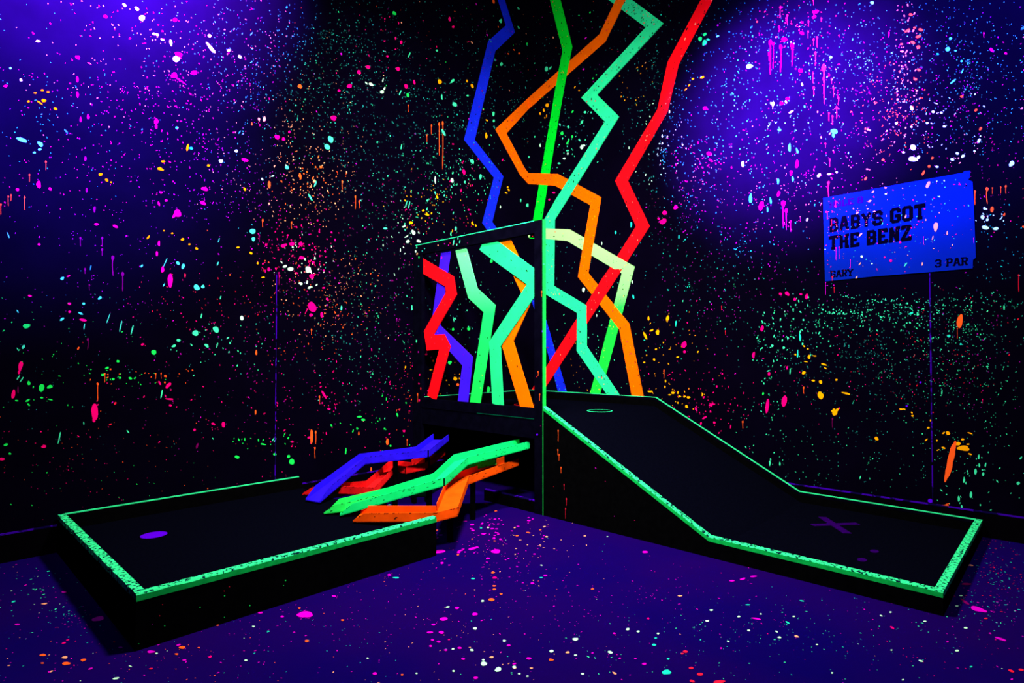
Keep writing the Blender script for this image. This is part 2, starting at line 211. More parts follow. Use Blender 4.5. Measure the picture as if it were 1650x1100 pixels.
['e','y',0.747,3.917,-0.0,-0.0323,0.0171,-0.0046],['e','m',1.269,4.394,-0.0281,0.0277,-0.0118,-0.0069],
['e','m',1.237,4.139,-0.0339,0.0104,-0.0001,-0.0236],['e','m',1.422,4.164,-0.004,-0.0334,0.0088,-0.0034],
['e','m',1.042,4.301,-0.0193,0.0061,-0.0,-0.0097],['e','m',1.397,3.777,-0.0268,-0.0289,0.0154,-0.0112],
['d','o',1.566,3.806,-0.01,0.0028,-0.0003,-0.1001],['d','o',1.628,3.684,-0.0085,0.0023,-0.0003,-0.0722],
['d','o',1.459,3.852,-0.0146,0.0041,-0.001,-0.3455],['d','o',1.409,3.878,-0.0163,0.0046,-0.0015,-0.5097],
['d','o',1.873,3.933,-0.0067,0.002,-0.0003,-0.0703],['e','P',1.095,3.406,-0.0072,-0.029,0.0218,-0.0078],
['e','m',0.837,3.41,0.0038,-0.0327,0.02,-0.0031],['e','m',0.97,3.558,-0.0196,-0.0206,0.0226,-0.015],
['e','w',1.512,3.226,-0.0019,-0.0407,0.0101,-0.0024],['e','w',1.272,3.273,-0.0059,-0.0242,0.021,-0.0073],
['e','m',1.895,2.891,-0.0121,0.0401,-0.0051,-0.0002],['e','m',1.858,2.892,-0.0123,0.0403,-0.0051,-0.0002],
['e','w',1.921,2.657,-0.0204,0.0129,-0.0053,-0.0067],['e','y',1.836,2.707,-0.0201,-0.0028,0.0054,-0.0132],
['d','o',2.492,2.855,-0.0091,0.0018,-0.0007,-0.1215],['d','o',2.45,2.816,-0.0092,0.0017,-0.0004,-0.0692],
['d','o',2.634,2.971,-0.0099,0.0021,-0.0004,-0.0716],['e','m',0.629,4.21,-0.0,-0.0252,0.0175,-0.0052],
['e','o',0.627,5.584,-0.0061,-0.0224,0.0173,-0.0098],['e','m',2.795,3.263,-0.0139,-0.0185,0.02,-0.0158],
['e','m',2.749,3.343,-0.0054,-0.0257,0.0189,-0.0081],['e','o',3.333,2.798,-0.0013,-0.0305,0.0109,-0.0026],
['e','m',1.958,3.478,-0.0069,0.0294,-0.0051,0.0004],['e','y',1.486,3.044,-0.0131,-0.0153,0.0113,-0.0073],
['e','y',1.625,2.842,-0.0099,-0.0119,0.0073,-0.0046],['e','y',0.956,2.834,-0.0114,-0.0129,0.0099,-0.0058],
['e','m',2.15,2.6,-0.0223,0.0034,-0.0001,-0.0105],['e','P',1.261,3.684,-0.0153,0.0039,-0.0,-0.0071],
['e','w',1.802,2.611,-0.0114,-0.0237,0.0215,-0.0096],['e','w',1.732,2.529,-0.0275,-0.0022,0.0046,-0.0148],
['e','w',1.873,2.507,-0.0088,-0.0113,0.0238,-0.0146],['e','y',1.833,2.71,-0.0203,0.0033,-0.0001,-0.0145],
['e','y',1.621,2.829,-0.0275,-0.0033,0.0045,-0.0108],['e','y',1.674,2.866,-0.0184,0.0032,-0.0,-0.0095],
['e','m',1.289,2.676,0.0029,-0.0268,0.0071,-0.0006],['e','m',1.216,2.742,-0.0146,0.0022,-0.0001,-0.0245],
['e','m',1.231,2.573,0.0097,-0.0292,0.007,0.0005],['e','w',1.157,2.605,-0.0074,0.001,-0.0001,-0.0268],
['e','w',1.89,2.556,-0.0216,0.0134,-0.0038,-0.0048],['e','P',1.023,2.987,-0.0152,0.0027,-0.0,-0.0091],
['e','m',1.772,1.46,0.0026,-0.0248,0.0076,0.0004],['e','m',1.819,1.821,-0.0001,-0.0269,0.0063,-0.0004],
['e','g',1.299,1.241,-0.0198,-0.009,0.0142,-0.0188],['e','P',1.629,1.332,-0.0185,-0.0,-0.0,-0.0105],['e','P',1.562,1.3,-0.0107,-0.0001,-0.0,-0.0106],
['e','y',1.221,1.06,-0.0261,-0.0008,-0.0001,-0.022],['e','y',1.535,1.261,-0.0108,-0.0001,-0.0,-0.0128],
['e','y',1.561,1.166,-0.0242,-0.0005,-0.0,-0.0064],['e','g',0.707,0.915,-0.0255,-0.0044,0.0101,-0.0408],
['e','o',1.183,0.992,-0.0204,-0.0008,-0.0,-0.0177],['e','g',1.021,1.621,-0.0228,-0.0055,0.0083,-0.0172],
['e','g',1.257,1.61,-0.0173,0.0005,-0.0,-0.0176],['e','y',0.968,2.844,-0.0123,0.002,-0.0,-0.0206],['e','y',0.912,2.823,-0.014,0.0022,-0.0,-0.0138],
['e','y',1.347,1.046,-0.0113,-0.0004,-0.0,-0.0087],['e','g',0.66,2.438,-0.0229,0.0026,-0.0,-0.0188],['e','m',0.622,4.216,-0.0171,0.0051,-0.0,-0.0246],
['e','m',0.62,4.13,-0.0171,0.0049,-0.0,-0.018],['e','y',0.74,3.918,-0.0144,0.0039,-0.0,-0.0323],['e','y',0.737,4.103,-0.0162,-0.0052,0.0078,-0.0091],
['e','y',0.38,3.38,-0.0143,0.0029,-0.0,-0.0125],['e','y',0.362,3.35,-0.012,-0.0121,0.0135,-0.0082],
['e','y',0.407,3.304,-0.0245,-0.0014,0.0037,-0.0078],['e','m',0.012,3.222,-0.0359,0.0065,0.0,-0.0216],
['e','m',0.145,3.262,-0.0125,0.0024,0.0,-0.0214],['e','w',0.509,3.111,-0.0128,0.0023,-0.0,-0.0181],['e','P',0.472,3.693,-0.011,-0.0002,0.008,-0.0175],
['e','m',0.504,5.389,-0.0234,0.0096,-0.0,-0.025],['e','m',0.491,4.863,-0.0258,0.0092,-0.0,-0.0208],
['e','o',0.626,5.574,-0.0117,-0.0181,0.0172,-0.012],['e','m',0.188,5.679,-0.0184,-0.0073,0.0105,-0.0106],
['e','m',0.184,5.437,-0.0156,-0.0123,0.0097,-0.0078],['e','o',0.268,5.122,-0.0092,-0.0076,0.0074,-0.0058],
['e','o',0.173,5.114,-0.0187,0.007,0.0,-0.0112],['e','o',0.37,5.035,-0.0108,-0.005,0.0074,-0.0071],
['e','g',2.436,0.732,-0.0261,-0.002,-0.0001,-0.0091],['e','g',2.394,0.698,-0.0228,-0.0019,-0.0001,-0.0107],
['e','g',1.996,0.716,-0.0087,-0.0203,0.0082,-0.0019],['e','o',2.115,0.455,-0.0002,-0.0332,0.016,0.0017],
['e','g',3.112,0.39,-0.0246,-0.0033,-0.0002,-0.0264],['e','g',2.581,0.418,0.0029,-0.0308,0.0067,0.0013],
['e','P',1.913,0.544,-0.0158,-0.0015,-0.0001,-0.013],['d','o',1.873,0.449,-0.008,-0.0009,-0.0003,-0.0652],
['e','g',2.462,0.621,-0.0001,-0.0137,0.006,0.0006],['e','o',2.442,0.571,-0.0001,-0.0182,0.0078,0.0008],
['e','o',2.303,0.208,-0.0001,-0.0216,0.0081,0.0012],
['e','g',2.077,0.411,-0.0114,-0.0013,-0.0,-0.0095]],'R': [['e','g',2.285,4.525,0.0185,0.0079,0.0084,-0.0128],
['e','g',2.236,4.499,-0.0044,-0.0213,-0.0196,0.0106],['e','g',2.282,4.442,-0.0166,-0.0212,-0.0189,0.0175],
['e','g',2.319,4.46,0.0174,-0.0065,-0.0001,-0.0125],['e','y',2.157,4.119,0.0113,-0.0037,-0.0001,-0.0096],
['e','y',2.256,4.102,0.0207,0.0004,0.0037,-0.0111],['e','y',2.116,4.068,0.0103,0.0082,0.0052,-0.0058],
['e','y',2.077,4.037,0.0131,0.0081,0.004,-0.0051],['e','P',2.282,3.783,0.0206,0.0012,0.0051,-0.0153],
['e','m',2.726,4.054,0.0296,0.0008,0.0072,-0.023],['e','c',2.994,3.379,0.0165,-0.0043,-0.0001,-0.0134],
['e','c',3.446,3.247,0.029,-0.0104,-0.0017,-0.0193],['e','c',3.439,3.215,-0.0002,-0.0198,-0.0114,0.0029],
['e','w',2.937,3.635,-0.0001,-0.0154,-0.0204,0.006],['d','w',2.937,3.614,0.0056,-0.0016,-0.0002,-0.027],
['e','c',3.08,3.194,-0.0004,-0.0415,-0.0107,0.0026],['e','c',3.145,3.151,0.0038,-0.0249,-0.0078,0.0004],
['e','w',2.656,3.141,-0.0002,-0.0259,-0.0139,0.0031],['e','P',3.141,3.032,-0.0058,-0.032,-0.013,0.0053],
['e','P',3.092,2.964,-0.0042,-0.0233,-0.0105,0.0042],['e','P',2.982,2.796,-0.009,-0.0235,-0.0103,0.0059],
['e','c',2.979,2.911,-0.0002,-0.0267,-0.0092,0.0019],['e','c',3.106,2.905,0.0038,-0.0249,-0.0079,0.0001],
['e','c',2.728,2.8,-0.0004,-0.0493,-0.0137,0.0025],['e','c',2.911,2.744,0.0049,-0.0313,-0.0083,-0.0],
['e','P',2.826,2.712,-0.0112,-0.0395,-0.0202,0.009],['e','c',2.883,2.668,0.0019,-0.0254,-0.0066,0.0005],
['d','M',2.92,4.208,0.0187,-0.0069,-0.0024,-0.291],['d','M',2.946,4.185,0.0093,-0.0034,-0.0018,-0.2242],
['d','M',3.012,4.135,0.0164,-0.006,-0.0019,-0.2299],['d','M',3.111,4.109,0.0178,-0.0065,-0.0016,-0.1816],
['d','M',2.909,4.104,0.0131,-0.0046,-0.0005,-0.0582],['d','M',3.0,4.322,0.0092,-0.0035,-0.0004,-0.0423],
['e','P',3.043,4.191,0.0222,0.0003,0.006,-0.0202],['e','P',3.195,4.191,0.0163,-0.0126,-0.0043,-0.0107],
['e','P',3.308,4.34,0.025,-0.0053,0.0019,-0.0136],['e','P',3.296,4.297,0.0148,0.0034,0.0058,-0.0136],
['e','P',3.18,3.862,0.0175,-0.0058,-0.0001,-0.0168],['e','P',3.068,3.645,0.018,-0.0054,-0.0001,-0.0123],
['e','P',3.015,3.616,0.0182,-0.0054,-0.0001,-0.0143],['e','P',3.196,4.288,0.0122,-0.0048,-0.0001,-0.0094],
['d','r',3.011,4.495,0.0082,-0.0034,-0.0007,-0.0864],['d','r',3.072,4.4,0.0081,-0.0032,-0.0007,-0.08],
['d','r',3.292,4.451,0.0059,-0.0025,-0.0004,-0.0481],['d','r',3.249,4.273,0.0077,-0.003,-0.0004,-0.0409],
['d','r',3.245,4.187,0.0069,-0.0026,-0.0005,-0.0558],['d','r',3.289,4.1,0.0068,-0.0025,-0.0005,-0.0517],
['d','r',3.318,4.104,0.0084,-0.0031,-0.0008,-0.0846],['d','r',3.303,3.974,0.0101,-0.0036,-0.001,-0.1105],
['d','r',3.369,3.823,0.0216,-0.0073,-0.001,-0.1095],['d','r',3.371,3.703,0.0099,-0.0032,-0.0018,-0.1968],
['d','r',3.281,3.802,0.0076,-0.0025,-0.0008,-0.0849],['d','r',3.288,3.678,0.0076,-0.0024,-0.0006,-0.07],
['d','r',3.43,3.706,0.0057,-0.0019,-0.0004,-0.0434],['d','r',3.444,3.622,0.0073,-0.0023,-0.0008,-0.0794],
['d','r',3.481,3.527,0.008,-0.0024,-0.0006,-0.0646],['d','r',3.467,3.445,0.0097,-0.0028,-0.0009,-0.0934],
['d','r',3.406,3.412,0.0074,-0.0021,-0.0006,-0.0652],['d','r',3.434,3.379,0.0081,-0.0023,-0.0007,-0.0721],
['d','r',3.376,3.158,0.0058,-0.0014,-0.0003,-0.0363],['d','r',3.409,3.011,0.0074,-0.0017,-0.0006,-0.0614],
['d','r',3.397,2.812,0.0115,-0.0023,-0.0012,-0.1264],['d','r',3.354,4.259,0.0075,-0.003,-0.0002,-0.0257],
['e','w',3.192,3.734,0.0041,-0.0136,-0.0074,-0.0005],['e','w',3.053,3.619,0.0042,-0.0138,-0.0077,-0.0007],
['e','w',3.097,3.515,0.0202,0.0065,0.0031,-0.0066],['e','c',3.211,3.528,-0.0001,-0.013,-0.0069,0.002],
['e','m',3.426,3.894,0.0114,-0.004,-0.0001,-0.0109],['e','w',3.322,2.893,0.012,0.0129,0.0089,-0.0101],
['e','w',3.403,2.887,0.0162,-0.0003,0.0011,-0.0074],['e','w',3.462,2.891,0.0081,-0.0017,-0.0001,-0.0081],
['e','w',3.223,2.522,0.0054,0.0148,0.0072,-0.004],['d','M',3.022,2.699,0.0217,-0.0038,-0.0018,-0.2087],
['d','M',3.048,2.629,0.0144,-0.0024,-0.0014,-0.1701],['d','M',3.085,2.528,0.008,-0.0012,-0.0008,-0.094],
['e','o',4.005,4.033,0.0125,-0.005,-0.0001,-0.0109],['e','o',3.983,3.914,0.0178,0.0031,0.0037,-0.0113],
['e','o',4.03,3.919,0.0096,-0.0037,-0.0001,-0.0075],['e','o',4.069,3.888,0.014,-0.0116,-0.0031,-0.0089],
['e','o',4.054,3.84,0.0175,-0.0028,0.0015,-0.012],['e','o',4.017,3.806,0.013,-0.014,-0.0049,-0.0083],
['e','o',4.053,3.756,0.0136,-0.0049,-0.0001,-0.0124],['e','o',3.94,3.82,0.0099,-0.0036,-0.0001,-0.0076],
['e','o',4.054,3.574,0.0115,-0.009,-0.0029,-0.0084],['e','o',4.03,3.508,0.0124,-0.004,-0.0001,-0.0099],
['e','o',4.32,3.283,0.0095,0.0015,0.0025,-0.0097],['e','o',4.403,3.155,0.0085,0.0038,0.0036,-0.0092],
['e','o',4.428,3.009,0.0062,0.0119,0.0062,-0.0063],['e','o',4.133,2.857,0.0054,0.01,0.0063,-0.0059],['e','o',4.074,2.755,0.0083,0.0153,0.007,-0.0064],
['e','o',4.112,2.798,0.0093,0.0045,0.0039,-0.0093],['e','o',3.678,2.792,0.007,0.0121,0.0065,-0.0057],
['e','o',3.804,2.919,0.0102,-0.0023,-0.0001,-0.0102],['e','p',3.698,3.197,0.0091,-0.0024,-0.0001,-0.0078],
['e','o',4.487,2.398,-0.0031,-0.0206,-0.0093,0.0037],['d','o',4.46,2.554,0.0108,-0.0021,-0.0013,-0.111],
['d','o',4.39,2.548,0.008,-0.0015,-0.0012,-0.0997],['d','o',4.491,2.556,0.0041,-0.0008,-0.0006,-0.046],
['d','o',4.538,2.55,0.0053,-0.001,-0.0006,-0.0457],['d','o',4.566,2.553,0.0069,-0.0014,-0.0007,-0.0545],
['e','o',4.555,2.349,-0.0037,-0.0122,-0.0049,0.0031],['e','m',4.239,3.672,0.012,0.0105,0.009,-0.0147],
['e','m',4.257,3.748,0.0097,0.0008,0.0025,-0.01],['e','m',4.287,3.643,0.0076,-0.0027,-0.0001,-0.0072],
['e','c',4.176,3.657,0.0079,-0.0028,-0.0001,-0.0073],['e','m',4.269,3.414,0.0178,0.0128,0.0032,-0.0059],
['e','m',4.326,3.475,0.0066,0.0151,0.0034,-0.0031],['e','m',4.322,3.551,0.0075,-0.0026,-0.0001,-0.0079],
['e','w',4.003,3.286,0.0081,-0.0197,-0.0084,-0.0034],['e','w',4.009,2.972,0.0217,-0.0099,-0.0031,-0.0189],
['e','w',4.008,2.879,0.0302,-0.0101,-0.0017,-0.0195],['e','w',4.044,2.886,0.0095,0.0074,0.006,-0.0103],
['e','w',3.945,2.947,0.0098,-0.0023,-0.0001,-0.0084],['e','w',4.418,2.922,0.0081,0.0155,0.0073,-0.0073],
['e','w',4.288,2.858,0.0101,-0.0024,-0.0001,-0.0111],['e','w',4.322,2.829,0.012,0.0059,0.004,-0.0098],
['e','w',4.257,2.819,0.0125,-0.0056,-0.0016,-0.0099],['e','w',4.162,2.784,0.0103,-0.0045,-0.0012,-0.0077],
['e','w',4.194,3.195,0.0091,-0.0026,-0.0001,-0.0081],['e','w',4.211,3.084,0.0104,-0.0028,-0.0001,-0.008],
['e','w',4.142,3.216,0.0106,-0.003,-0.0001,-0.0098],['e','w',4.104,3.139,0.0094,-0.0025,-0.0001,-0.0082],
['e','w',3.899,3.193,0.01,-0.0027,-0.0001,-0.0093],['e','w',4.0,3.137,0.0083,-0.0022,-0.0001,-0.0075],
['e','w',4.6,2.711,0.0133,0.0116,0.0087,-0.0158],['e','w',4.391,2.851,0.0073,-0.0018,-0.0001,-0.007],
['e','w',4.16,3.278,0.0123,-0.0092,-0.0009,-0.0028],['e','M',4.499,3.572,0.0107,-0.0181,-0.006,-0.0055],
['d','M',3.855,3.944,0.0058,-0.0022,-0.0004,-0.0375],['e','P',4.578,3.519,0.0081,-0.0029,-0.0001,-0.0084],
['d','P',4.456,3.713,0.0054,-0.0021,-0.0004,-0.0342],['e','w',4.432,2.35,0.0121,-0.0019,-0.0002,-0.0155],
['e','w',4.447,2.271,0.02,-0.0075,-0.002,-0.0134],['e','w',4.506,2.254,0.0153,-0.0022,-0.0001,-0.0122],
['e','m',3.74,4.239,0.015,-0.0062,-0.0001,-0.0122],['e','P',2.323,3.319,0.0238,-0.0056,-0.0001,-0.0187],
['e','P',2.339,3.248,0.0186,-0.0146,-0.0049,-0.007],['e','P',2.991,1.883,0.0018,-0.0113,-0.0126,-0.0014],
['e','P',3.049,1.881,0.0164,-0.0157,-0.0093,-0.0109],['e','P',3.114,1.826,0.0123,-0.0008,-0.0001,-0.0121],
['e','P',3.165,1.868,-0.0001,-0.0093,-0.0104,0.0007],['e','P',3.212,1.844,-0.0041,-0.0233,-0.0118,0.003],
['e','P',2.825,1.574,-0.0045,-0.0246,-0.0149,0.0031],['e','P',2.744,1.328,-0.0048,-0.0328,-0.0115,0.0016],
['e','P',2.045,1.43,-0.0174,-0.0274,-0.0198,0.0108],['e','P',2.884,1.156,-0.0034,-0.0189,-0.0101,0.0016],
['e','P',3.043,1.215,-0.0026,-0.0148,-0.0088,0.0015],['e','P',2.866,0.861,-0.0059,-0.0633,-0.0159,0.0004],
['e','P',3.016,0.915,-0.0089,-0.0504,-0.0213,0.0027],['e','c',3.155,1.487,0.0008,-0.0352,-0.0078,-0.0001],
['e','c',3.133,1.339,-0.003,-0.0333,-0.0061,0.0006],['d','r',3.434,1.905,0.0049,-0.0004,-0.0004,-0.0465],
['d','M',3.366,1.957,0.0049,-0.0004,-0.001,-0.1082],['e','m',3.068,1.183,-0.0026,-0.028,-0.0044,0.0003],
['e','y',3.228,1.313,-0.0002,-0.0183,-0.0111,-0.0001],['e','y',3.272,1.322,0.0168,-0.0015,-0.0004,-0.0045],
['e','y',3.348,1.249,0.0223,-0.0062,-0.0016,-0.0061],['e','y',3.358,1.217,0.0099,-0.0061,-0.0025,-0.0047],
['e','y',3.182,1.173,0.0112,0.0144,0.0092,-0.0081],['e','y',3.26,1.106,0.0152,-0.0009,-0.0007,-0.0073],
['e','y',3.319,1.097,0.0105,-0.0111,-0.0089,-0.0099],['e','y',3.443,1.119,0.0097,0.0003,-0.0001,-0.008],
['e','y',3.317,0.981,-0.0003,-0.0325,-0.0233,-0.0012],['e','y',3.515,1.007,0.0304,-0.0076,-0.0019,-0.0077],
['e','y',3.426,0.843,0.0045,-0.0294,-0.0191,-0.005],['e','y',3.447,0.865,0.0082,0.0159,0.0083,-0.0048],
['e','y',3.413,0.849,0.0126,-0.0071,-0.005,-0.0096],['e','y',3.187,1.407,0.006,-0.0066,-0.0043,-0.0045],
['e','y',3.218,1.383,0.0077,-0.0,-0.0001,-0.0064],['e','y',3.114,1.333,0.0088,0.0,-0.0001,-0.0074],['e','y',3.2,1.271,0.0152,-0.0027,-0.0008,-0.0045],
['d','o',3.181,1.042,0.0078,0.0003,-0.0005,-0.0552],['d','o',2.639,0.697,0.0089,0.0007,-0.0005,-0.063],
['d','D',3.409,0.785,0.0065,0.0005,-0.0007,-0.0783],['d','r',2.44,1.798,0.0052,-0.0003,-0.0003,-0.0365],
['d','r',2.476,1.557,0.0052,-0.0001,-0.0003,-0.0363],['e','y',3.735,0.65,0.0113,-0.0145,-0.008,-0.0084],
['e','y',3.907,0.9,0.0122,-0.0031,-0.0015,-0.0065],['e','y',3.926,0.902,0.0108,-0.0027,-0.0013,-0.0057],
['e','y',3.982,0.854,0.0083,0.0006,-0.0001,-0.0074],['e','y',3.978,0.878,0.0052,-0.0049,-0.0031,-0.0046],
['e','y',4.102,0.827,0.008,0.0006,-0.0001,-0.0089],['e','y',4.084,0.768,0.008,0.0007,-0.0001,-0.0073],['e','y',4.07,0.674,0.0083,0.0092,0.003,-0.004],
['e','y',4.137,0.676,0.0066,0.0007,-0.0001,-0.0064],['e','y',4.18,0.738,0.0065,0.0085,0.0036,-0.0042],
['e','y',4.207,0.739,0.0107,-0.0102,-0.0071,-0.011],['e','y',4.296,0.701,0.01,0.001,-0.0001,-0.0078],
['e','y',4.178,0.625,0.0121,-0.0041,-0.0021,-0.0069],['e','y',4.143,0.604,0.0084,0.0057,0.0013,-0.0035],
['e','y',4.267,0.665,0.0163,-0.0,-0.0012,-0.0142],['e','y',4.299,0.635,0.0387,0.0043,-0.0002,-0.0187],
['e','y',4.327,0.668,0.0087,0.0009,-0.0001,-0.0062],['e','y',4.34,0.751,0.0154,-0.0038,-0.001,-0.0046],
['e','y',4.338,0.596,0.0115,-0.0039,-0.0015,-0.0053],['e','o',4.224,0.561,-0.0163,-0.0987,-0.0188,0.0022],
['e','o',4.21,0.472,-0.0164,-0.0788,-0.0174,0.003],['e','o',4.191,0.406,-0.0049,-0.0399,-0.0102,0.0003],
['e','o',4.245,0.642,-0.0058,-0.0473,-0.01,0.0006],['e','o',4.289,1.587,-0.0064,-0.0512,-0.0174,0.0037],
['d','o',4.273,1.533,0.0032,-0.0001,-0.0009,-0.0788],['e','v',4.09,0.207,0.016,0.0028,-0.0002,-0.0161],
['e','o',4.173,0.184,0.0324,0.0058,-0.0001,-0.0071],['e','o',4.189,0.196,0.0244,0.0151,0.0011,-0.0035],
['e','o',4.141,0.182,0.0193,-0.0007,-0.0005,-0.0032],['e','P',2.319,0.835,0.015,0.0009,-0.0001,-0.0123],
['e','P',2.257,0.707,0.0208,0.0129,0.0048,-0.0077],['e','P',2.358,0.668,0.0127,0.001,-0.0001,-0.0102],
['e','P',2.17,0.784,0.011,-0.0173,-0.0087,-0.0053],['e','P',2.52,0.642,-0.0033,-0.018,-0.004,0.0003],['e','P',2.355,0.847,0.0149,0.0009,-0.0,-0.0061],
['e','P',2.22,0.647,-0.0061,-0.0161,-0.0082,0.0021],['e','y',2.064,0.804,0.0114,0.0007,-0.0001,-0.0148],
['e','y',2.088,0.899,0.0181,0.001,-0.0001,-0.0126],['e','y',2.042,0.903,0.0115,0.0006,-0.0001,-0.0085],
['e','c',2.748,1.313,-0.0001,-0.0097,-0.0039,-0.0],['d','r',2.124,0.639,0.009,0.0007,-0.0003,-0.0544],
['e','m',4.389,0.581,-0.0015,-0.0185,-0.0054,-0.0001],['e','m',4.391,0.52,0.0008,-0.0137,-0.0048,-0.0012],
['e','m',4.427,0.528,-0.0023,-0.0153,-0.0047,0.0004],['e','m',4.369,0.471,-0.0017,-0.0217,-0.0073,-0.0002],
['e','m',4.413,0.459,-0.0002,-0.0138,-0.0072,-0.001],['e','m',4.3,0.394,-0.0014,-0.0172,-0.0062,-0.0003],
['e','m',4.34,0.295,-0.0003,-0.0247,-0.0074,-0.0012],['e','m',4.267,0.253,-0.0017,-0.0205,-0.0069,-0.0004],
['e','m',4.284,0.194,-0.0002,-0.0172,-0.005,-0.0009],['e','m',4.608,0.421,0.009,0.0014,-0.0001,-0.0119],
['e','m',4.624,0.602,0.0066,0.011,0.0034,-0.0034],['e','m',4.321,0.467,-0.0001,-0.0078,-0.0037,-0.0005],
['e','m',4.311,0.377,-0.0001,-0.0109,-0.0031,-0.0005],['e','m',2.884,0.34,-0.0002,-0.0247,-0.0065,-0.0008],
['e','m',2.973,0.346,-0.0001,-0.0169,-0.0064,-0.0008],['e','m',2.892,0.375,-0.0001,-0.0133,-0.0046,-0.0006],
['e','c',3.981,1.66,0.0144,0.0055,0.0023,-0.0079],['e','c',4.22,1.477,0.0116,-0.0002,-0.0001,-0.0095],
['e','c',4.293,1.414,0.0075,-0.0001,-0.0001,-0.0079],['e','m',4.173,1.048,-0.0017,-0.0207,-0.0032,0.0002],
['d','P',4.416,1.005,0.003,0.0002,-0.0003,-0.0276],['e','m',3.614,0.317,-0.0043,-0.0136,-0.0043,0.0011],
['e','v',4.038,1.118,0.0068,0.0002,-0.0001,-0.0081],['e','v',3.945,0.928,0.007,0.0004,-0.0001,-0.0066],
['e','m',3.016,1.395,0.0108,-0.0001,-0.0001,-0.0113],['e','m',2.915,1.413,0.0111,-0.0001,-0.0001,-0.0115],
['e','g',2.829,0.972,-0.0001,-0.0135,-0.0085,-0.0004],['e','m',4.026,1.649,0.0074,0.007,0.0043,-0.0065],
['d','r',4.629,1.903,0.0051,-0.0005,-0.0015,-0.1194],['e','m',4.546,1.676,0.0046,-0.0002,-0.0002,-0.0166],
['e','P',1.959,2.847,0.0244,-0.0042,-0.0001,-0.0204],['e','P',1.833,2.812,0.0274,-0.0045,-0.0001,-0.0228],
['e','P',1.814,2.724,0.0339,0.0124,0.0148,-0.0257],['e','P',1.763,2.761,0.0139,-0.0022,-0.0001,-0.0125],
['e','c',1.426,2.75,-0.0001,-0.0303,-0.0113,0.0017],['e','c',1.224,2.692,-0.0001,-0.0199,-0.0117,0.0017],
['e','c',1.993,2.538,-0.0001,-0.0203,-0.0066,0.0009],['e','w',0.779,2.084,-0.0065,-0.0291,-0.0197,0.0043],
['e','c',1.326,2.458,-0.0001,-0.0262,-0.0064,0.0008],['e','c',1.45,1.959,0.0046,-0.0236,-0.011,-0.001],
['e','y',1.636,1.715,-0.0001,-0.0211,-0.0119,0.0005],['e','y',1.859,1.706,-0.0029,-0.0285,-0.0169,0.002],
['e','y',1.743,1.565,-0.0001,-0.027,-0.0209,0.0005],['e','y',1.671,1.587,0.0222,0.0066,0.0036,-0.009],
['e','y',1.594,1.532,0.0201,-0.0387,-0.0131,-0.0051],['e','y',1.723,1.386,0.0117,-0.0,-0.0001,-0.0104],
['e','y',1.7,1.278,0.0141,0.0001,-0.0001,-0.0125],['e','y',1.581,1.245,0.0144,0.0002,-0.0,-0.0074],['e','y',1.651,0.938,0.026,0.0012,-0.0001,-0.0105],
['e','y',1.917,0.936,0.0201,0.0009,-0.0001,-0.0122],['e','y',2.067,0.807,0.0096,-0.0149,-0.0112,-0.0067],
['e','y',1.992,0.903,0.0175,0.0009,-0.0,-0.0081],['e','y',1.881,0.914,0.018,0.0009,-0.0,-0.0071],['e','y',2.046,0.906,0.0151,0.0008,-0.0,-0.008],
['e','P',2.045,1.435,-0.012,-0.0301,-0.0244,0.0085],['e','P',2.049,1.359,0.0173,-0.0,-0.0001,-0.012],
['d','o',1.815,1.161,0.0091,0.0002,-0.0004,-0.0823],['e','w',1.438,2.121,0.0075,-0.0006,-0.0001,-0.0194],
['e','c',1.955,1.651,-0.0031,-0.0302,-0.0066,0.0008],['e','w',1.037,2.594,0.0068,-0.0009,-0.0001,-0.0203],
['e','w',0.966,1.775,0.0055,-0.0002,-0.0001,-0.0181],['e','y',0.226,4.416,0.0275,-0.008,-0.0,-0.0245],
['e','y',0.173,4.368,0.0144,-0.0041,-0.0,-0.0213],['e','y',0.111,4.345,0.0146,-0.0041,-0.0,-0.0145],['e','y',0.217,4.286,0.0088,-0.0025,-0.0,-0.0186],
['e','y',0.189,4.27,0.0111,-0.0031,-0.0,-0.0085],['e','m',0.557,4.057,0.0134,-0.0036,-0.0,-0.0164],['e','g',0.461,4.004,0.022,-0.0057,-0.0,-0.0223],
['e','g',0.616,3.925,0.0153,-0.0039,-0.0,-0.0146],['e','g',0.552,3.878,0.0207,0.0232,0.0116,-0.0082],['e','g',0.622,4.224,0.0151,0.01,0.0086,-0.0082],
['e','m',0.807,4.164,0.0176,-0.005,-0.0,-0.0144],['e','w',0.758,3.767,0.0247,-0.006,-0.0001,-0.024],['e','w',0.791,3.776,0.0177,-0.0043,-0.0,-0.012],
['e','m',0.759,4.059,0.0148,-0.004,-0.0001,-0.02],['e','m',0.427,4.122,0.0137,-0.0037,-0.0,-0.0141],
['e','y',0.657,4.507,0.0117,0.0075,0.0062,-0.0061],['e','y',0.72,4.449,0.013,-0.004,-0.0,-0.0081],['e','w',0.111,3.941,0.0146,-0.0036,-0.0,-0.0213],
['e','w',0.758,3.764,0.0227,-0.0055,-0.0001,-0.024],['e','P',0.33,3.308,0.0279,-0.0053,-0.0,-0.0092],
['e','P',0.259,3.236,0.0152,-0.0028,-0.0,-0.0134],['e','m',-0.081,3.842,0.0186,-0.0043,-0.0,-0.013],['e','w',0.494,3.691,0.0208,-0.0048,-0.0,-0.0123],
['e','m',0.415,3.65,0.0211,-0.0047,-0.0,-0.0108],['e','m',0.546,3.775,0.0258,-0.0062,-0.0,-0.0082],['e','w',0.549,3.737,0.0134,-0.0032,-0.0,-0.0147],
['e','m',0.215,4.875,0.0271,-0.0128,-0.0067,-0.027],['e','m',0.278,4.865,0.021,0.0123,0.01,-0.0099],
['e','g',0.883,5.313,0.0083,0.0084,0.0084,-0.0074],
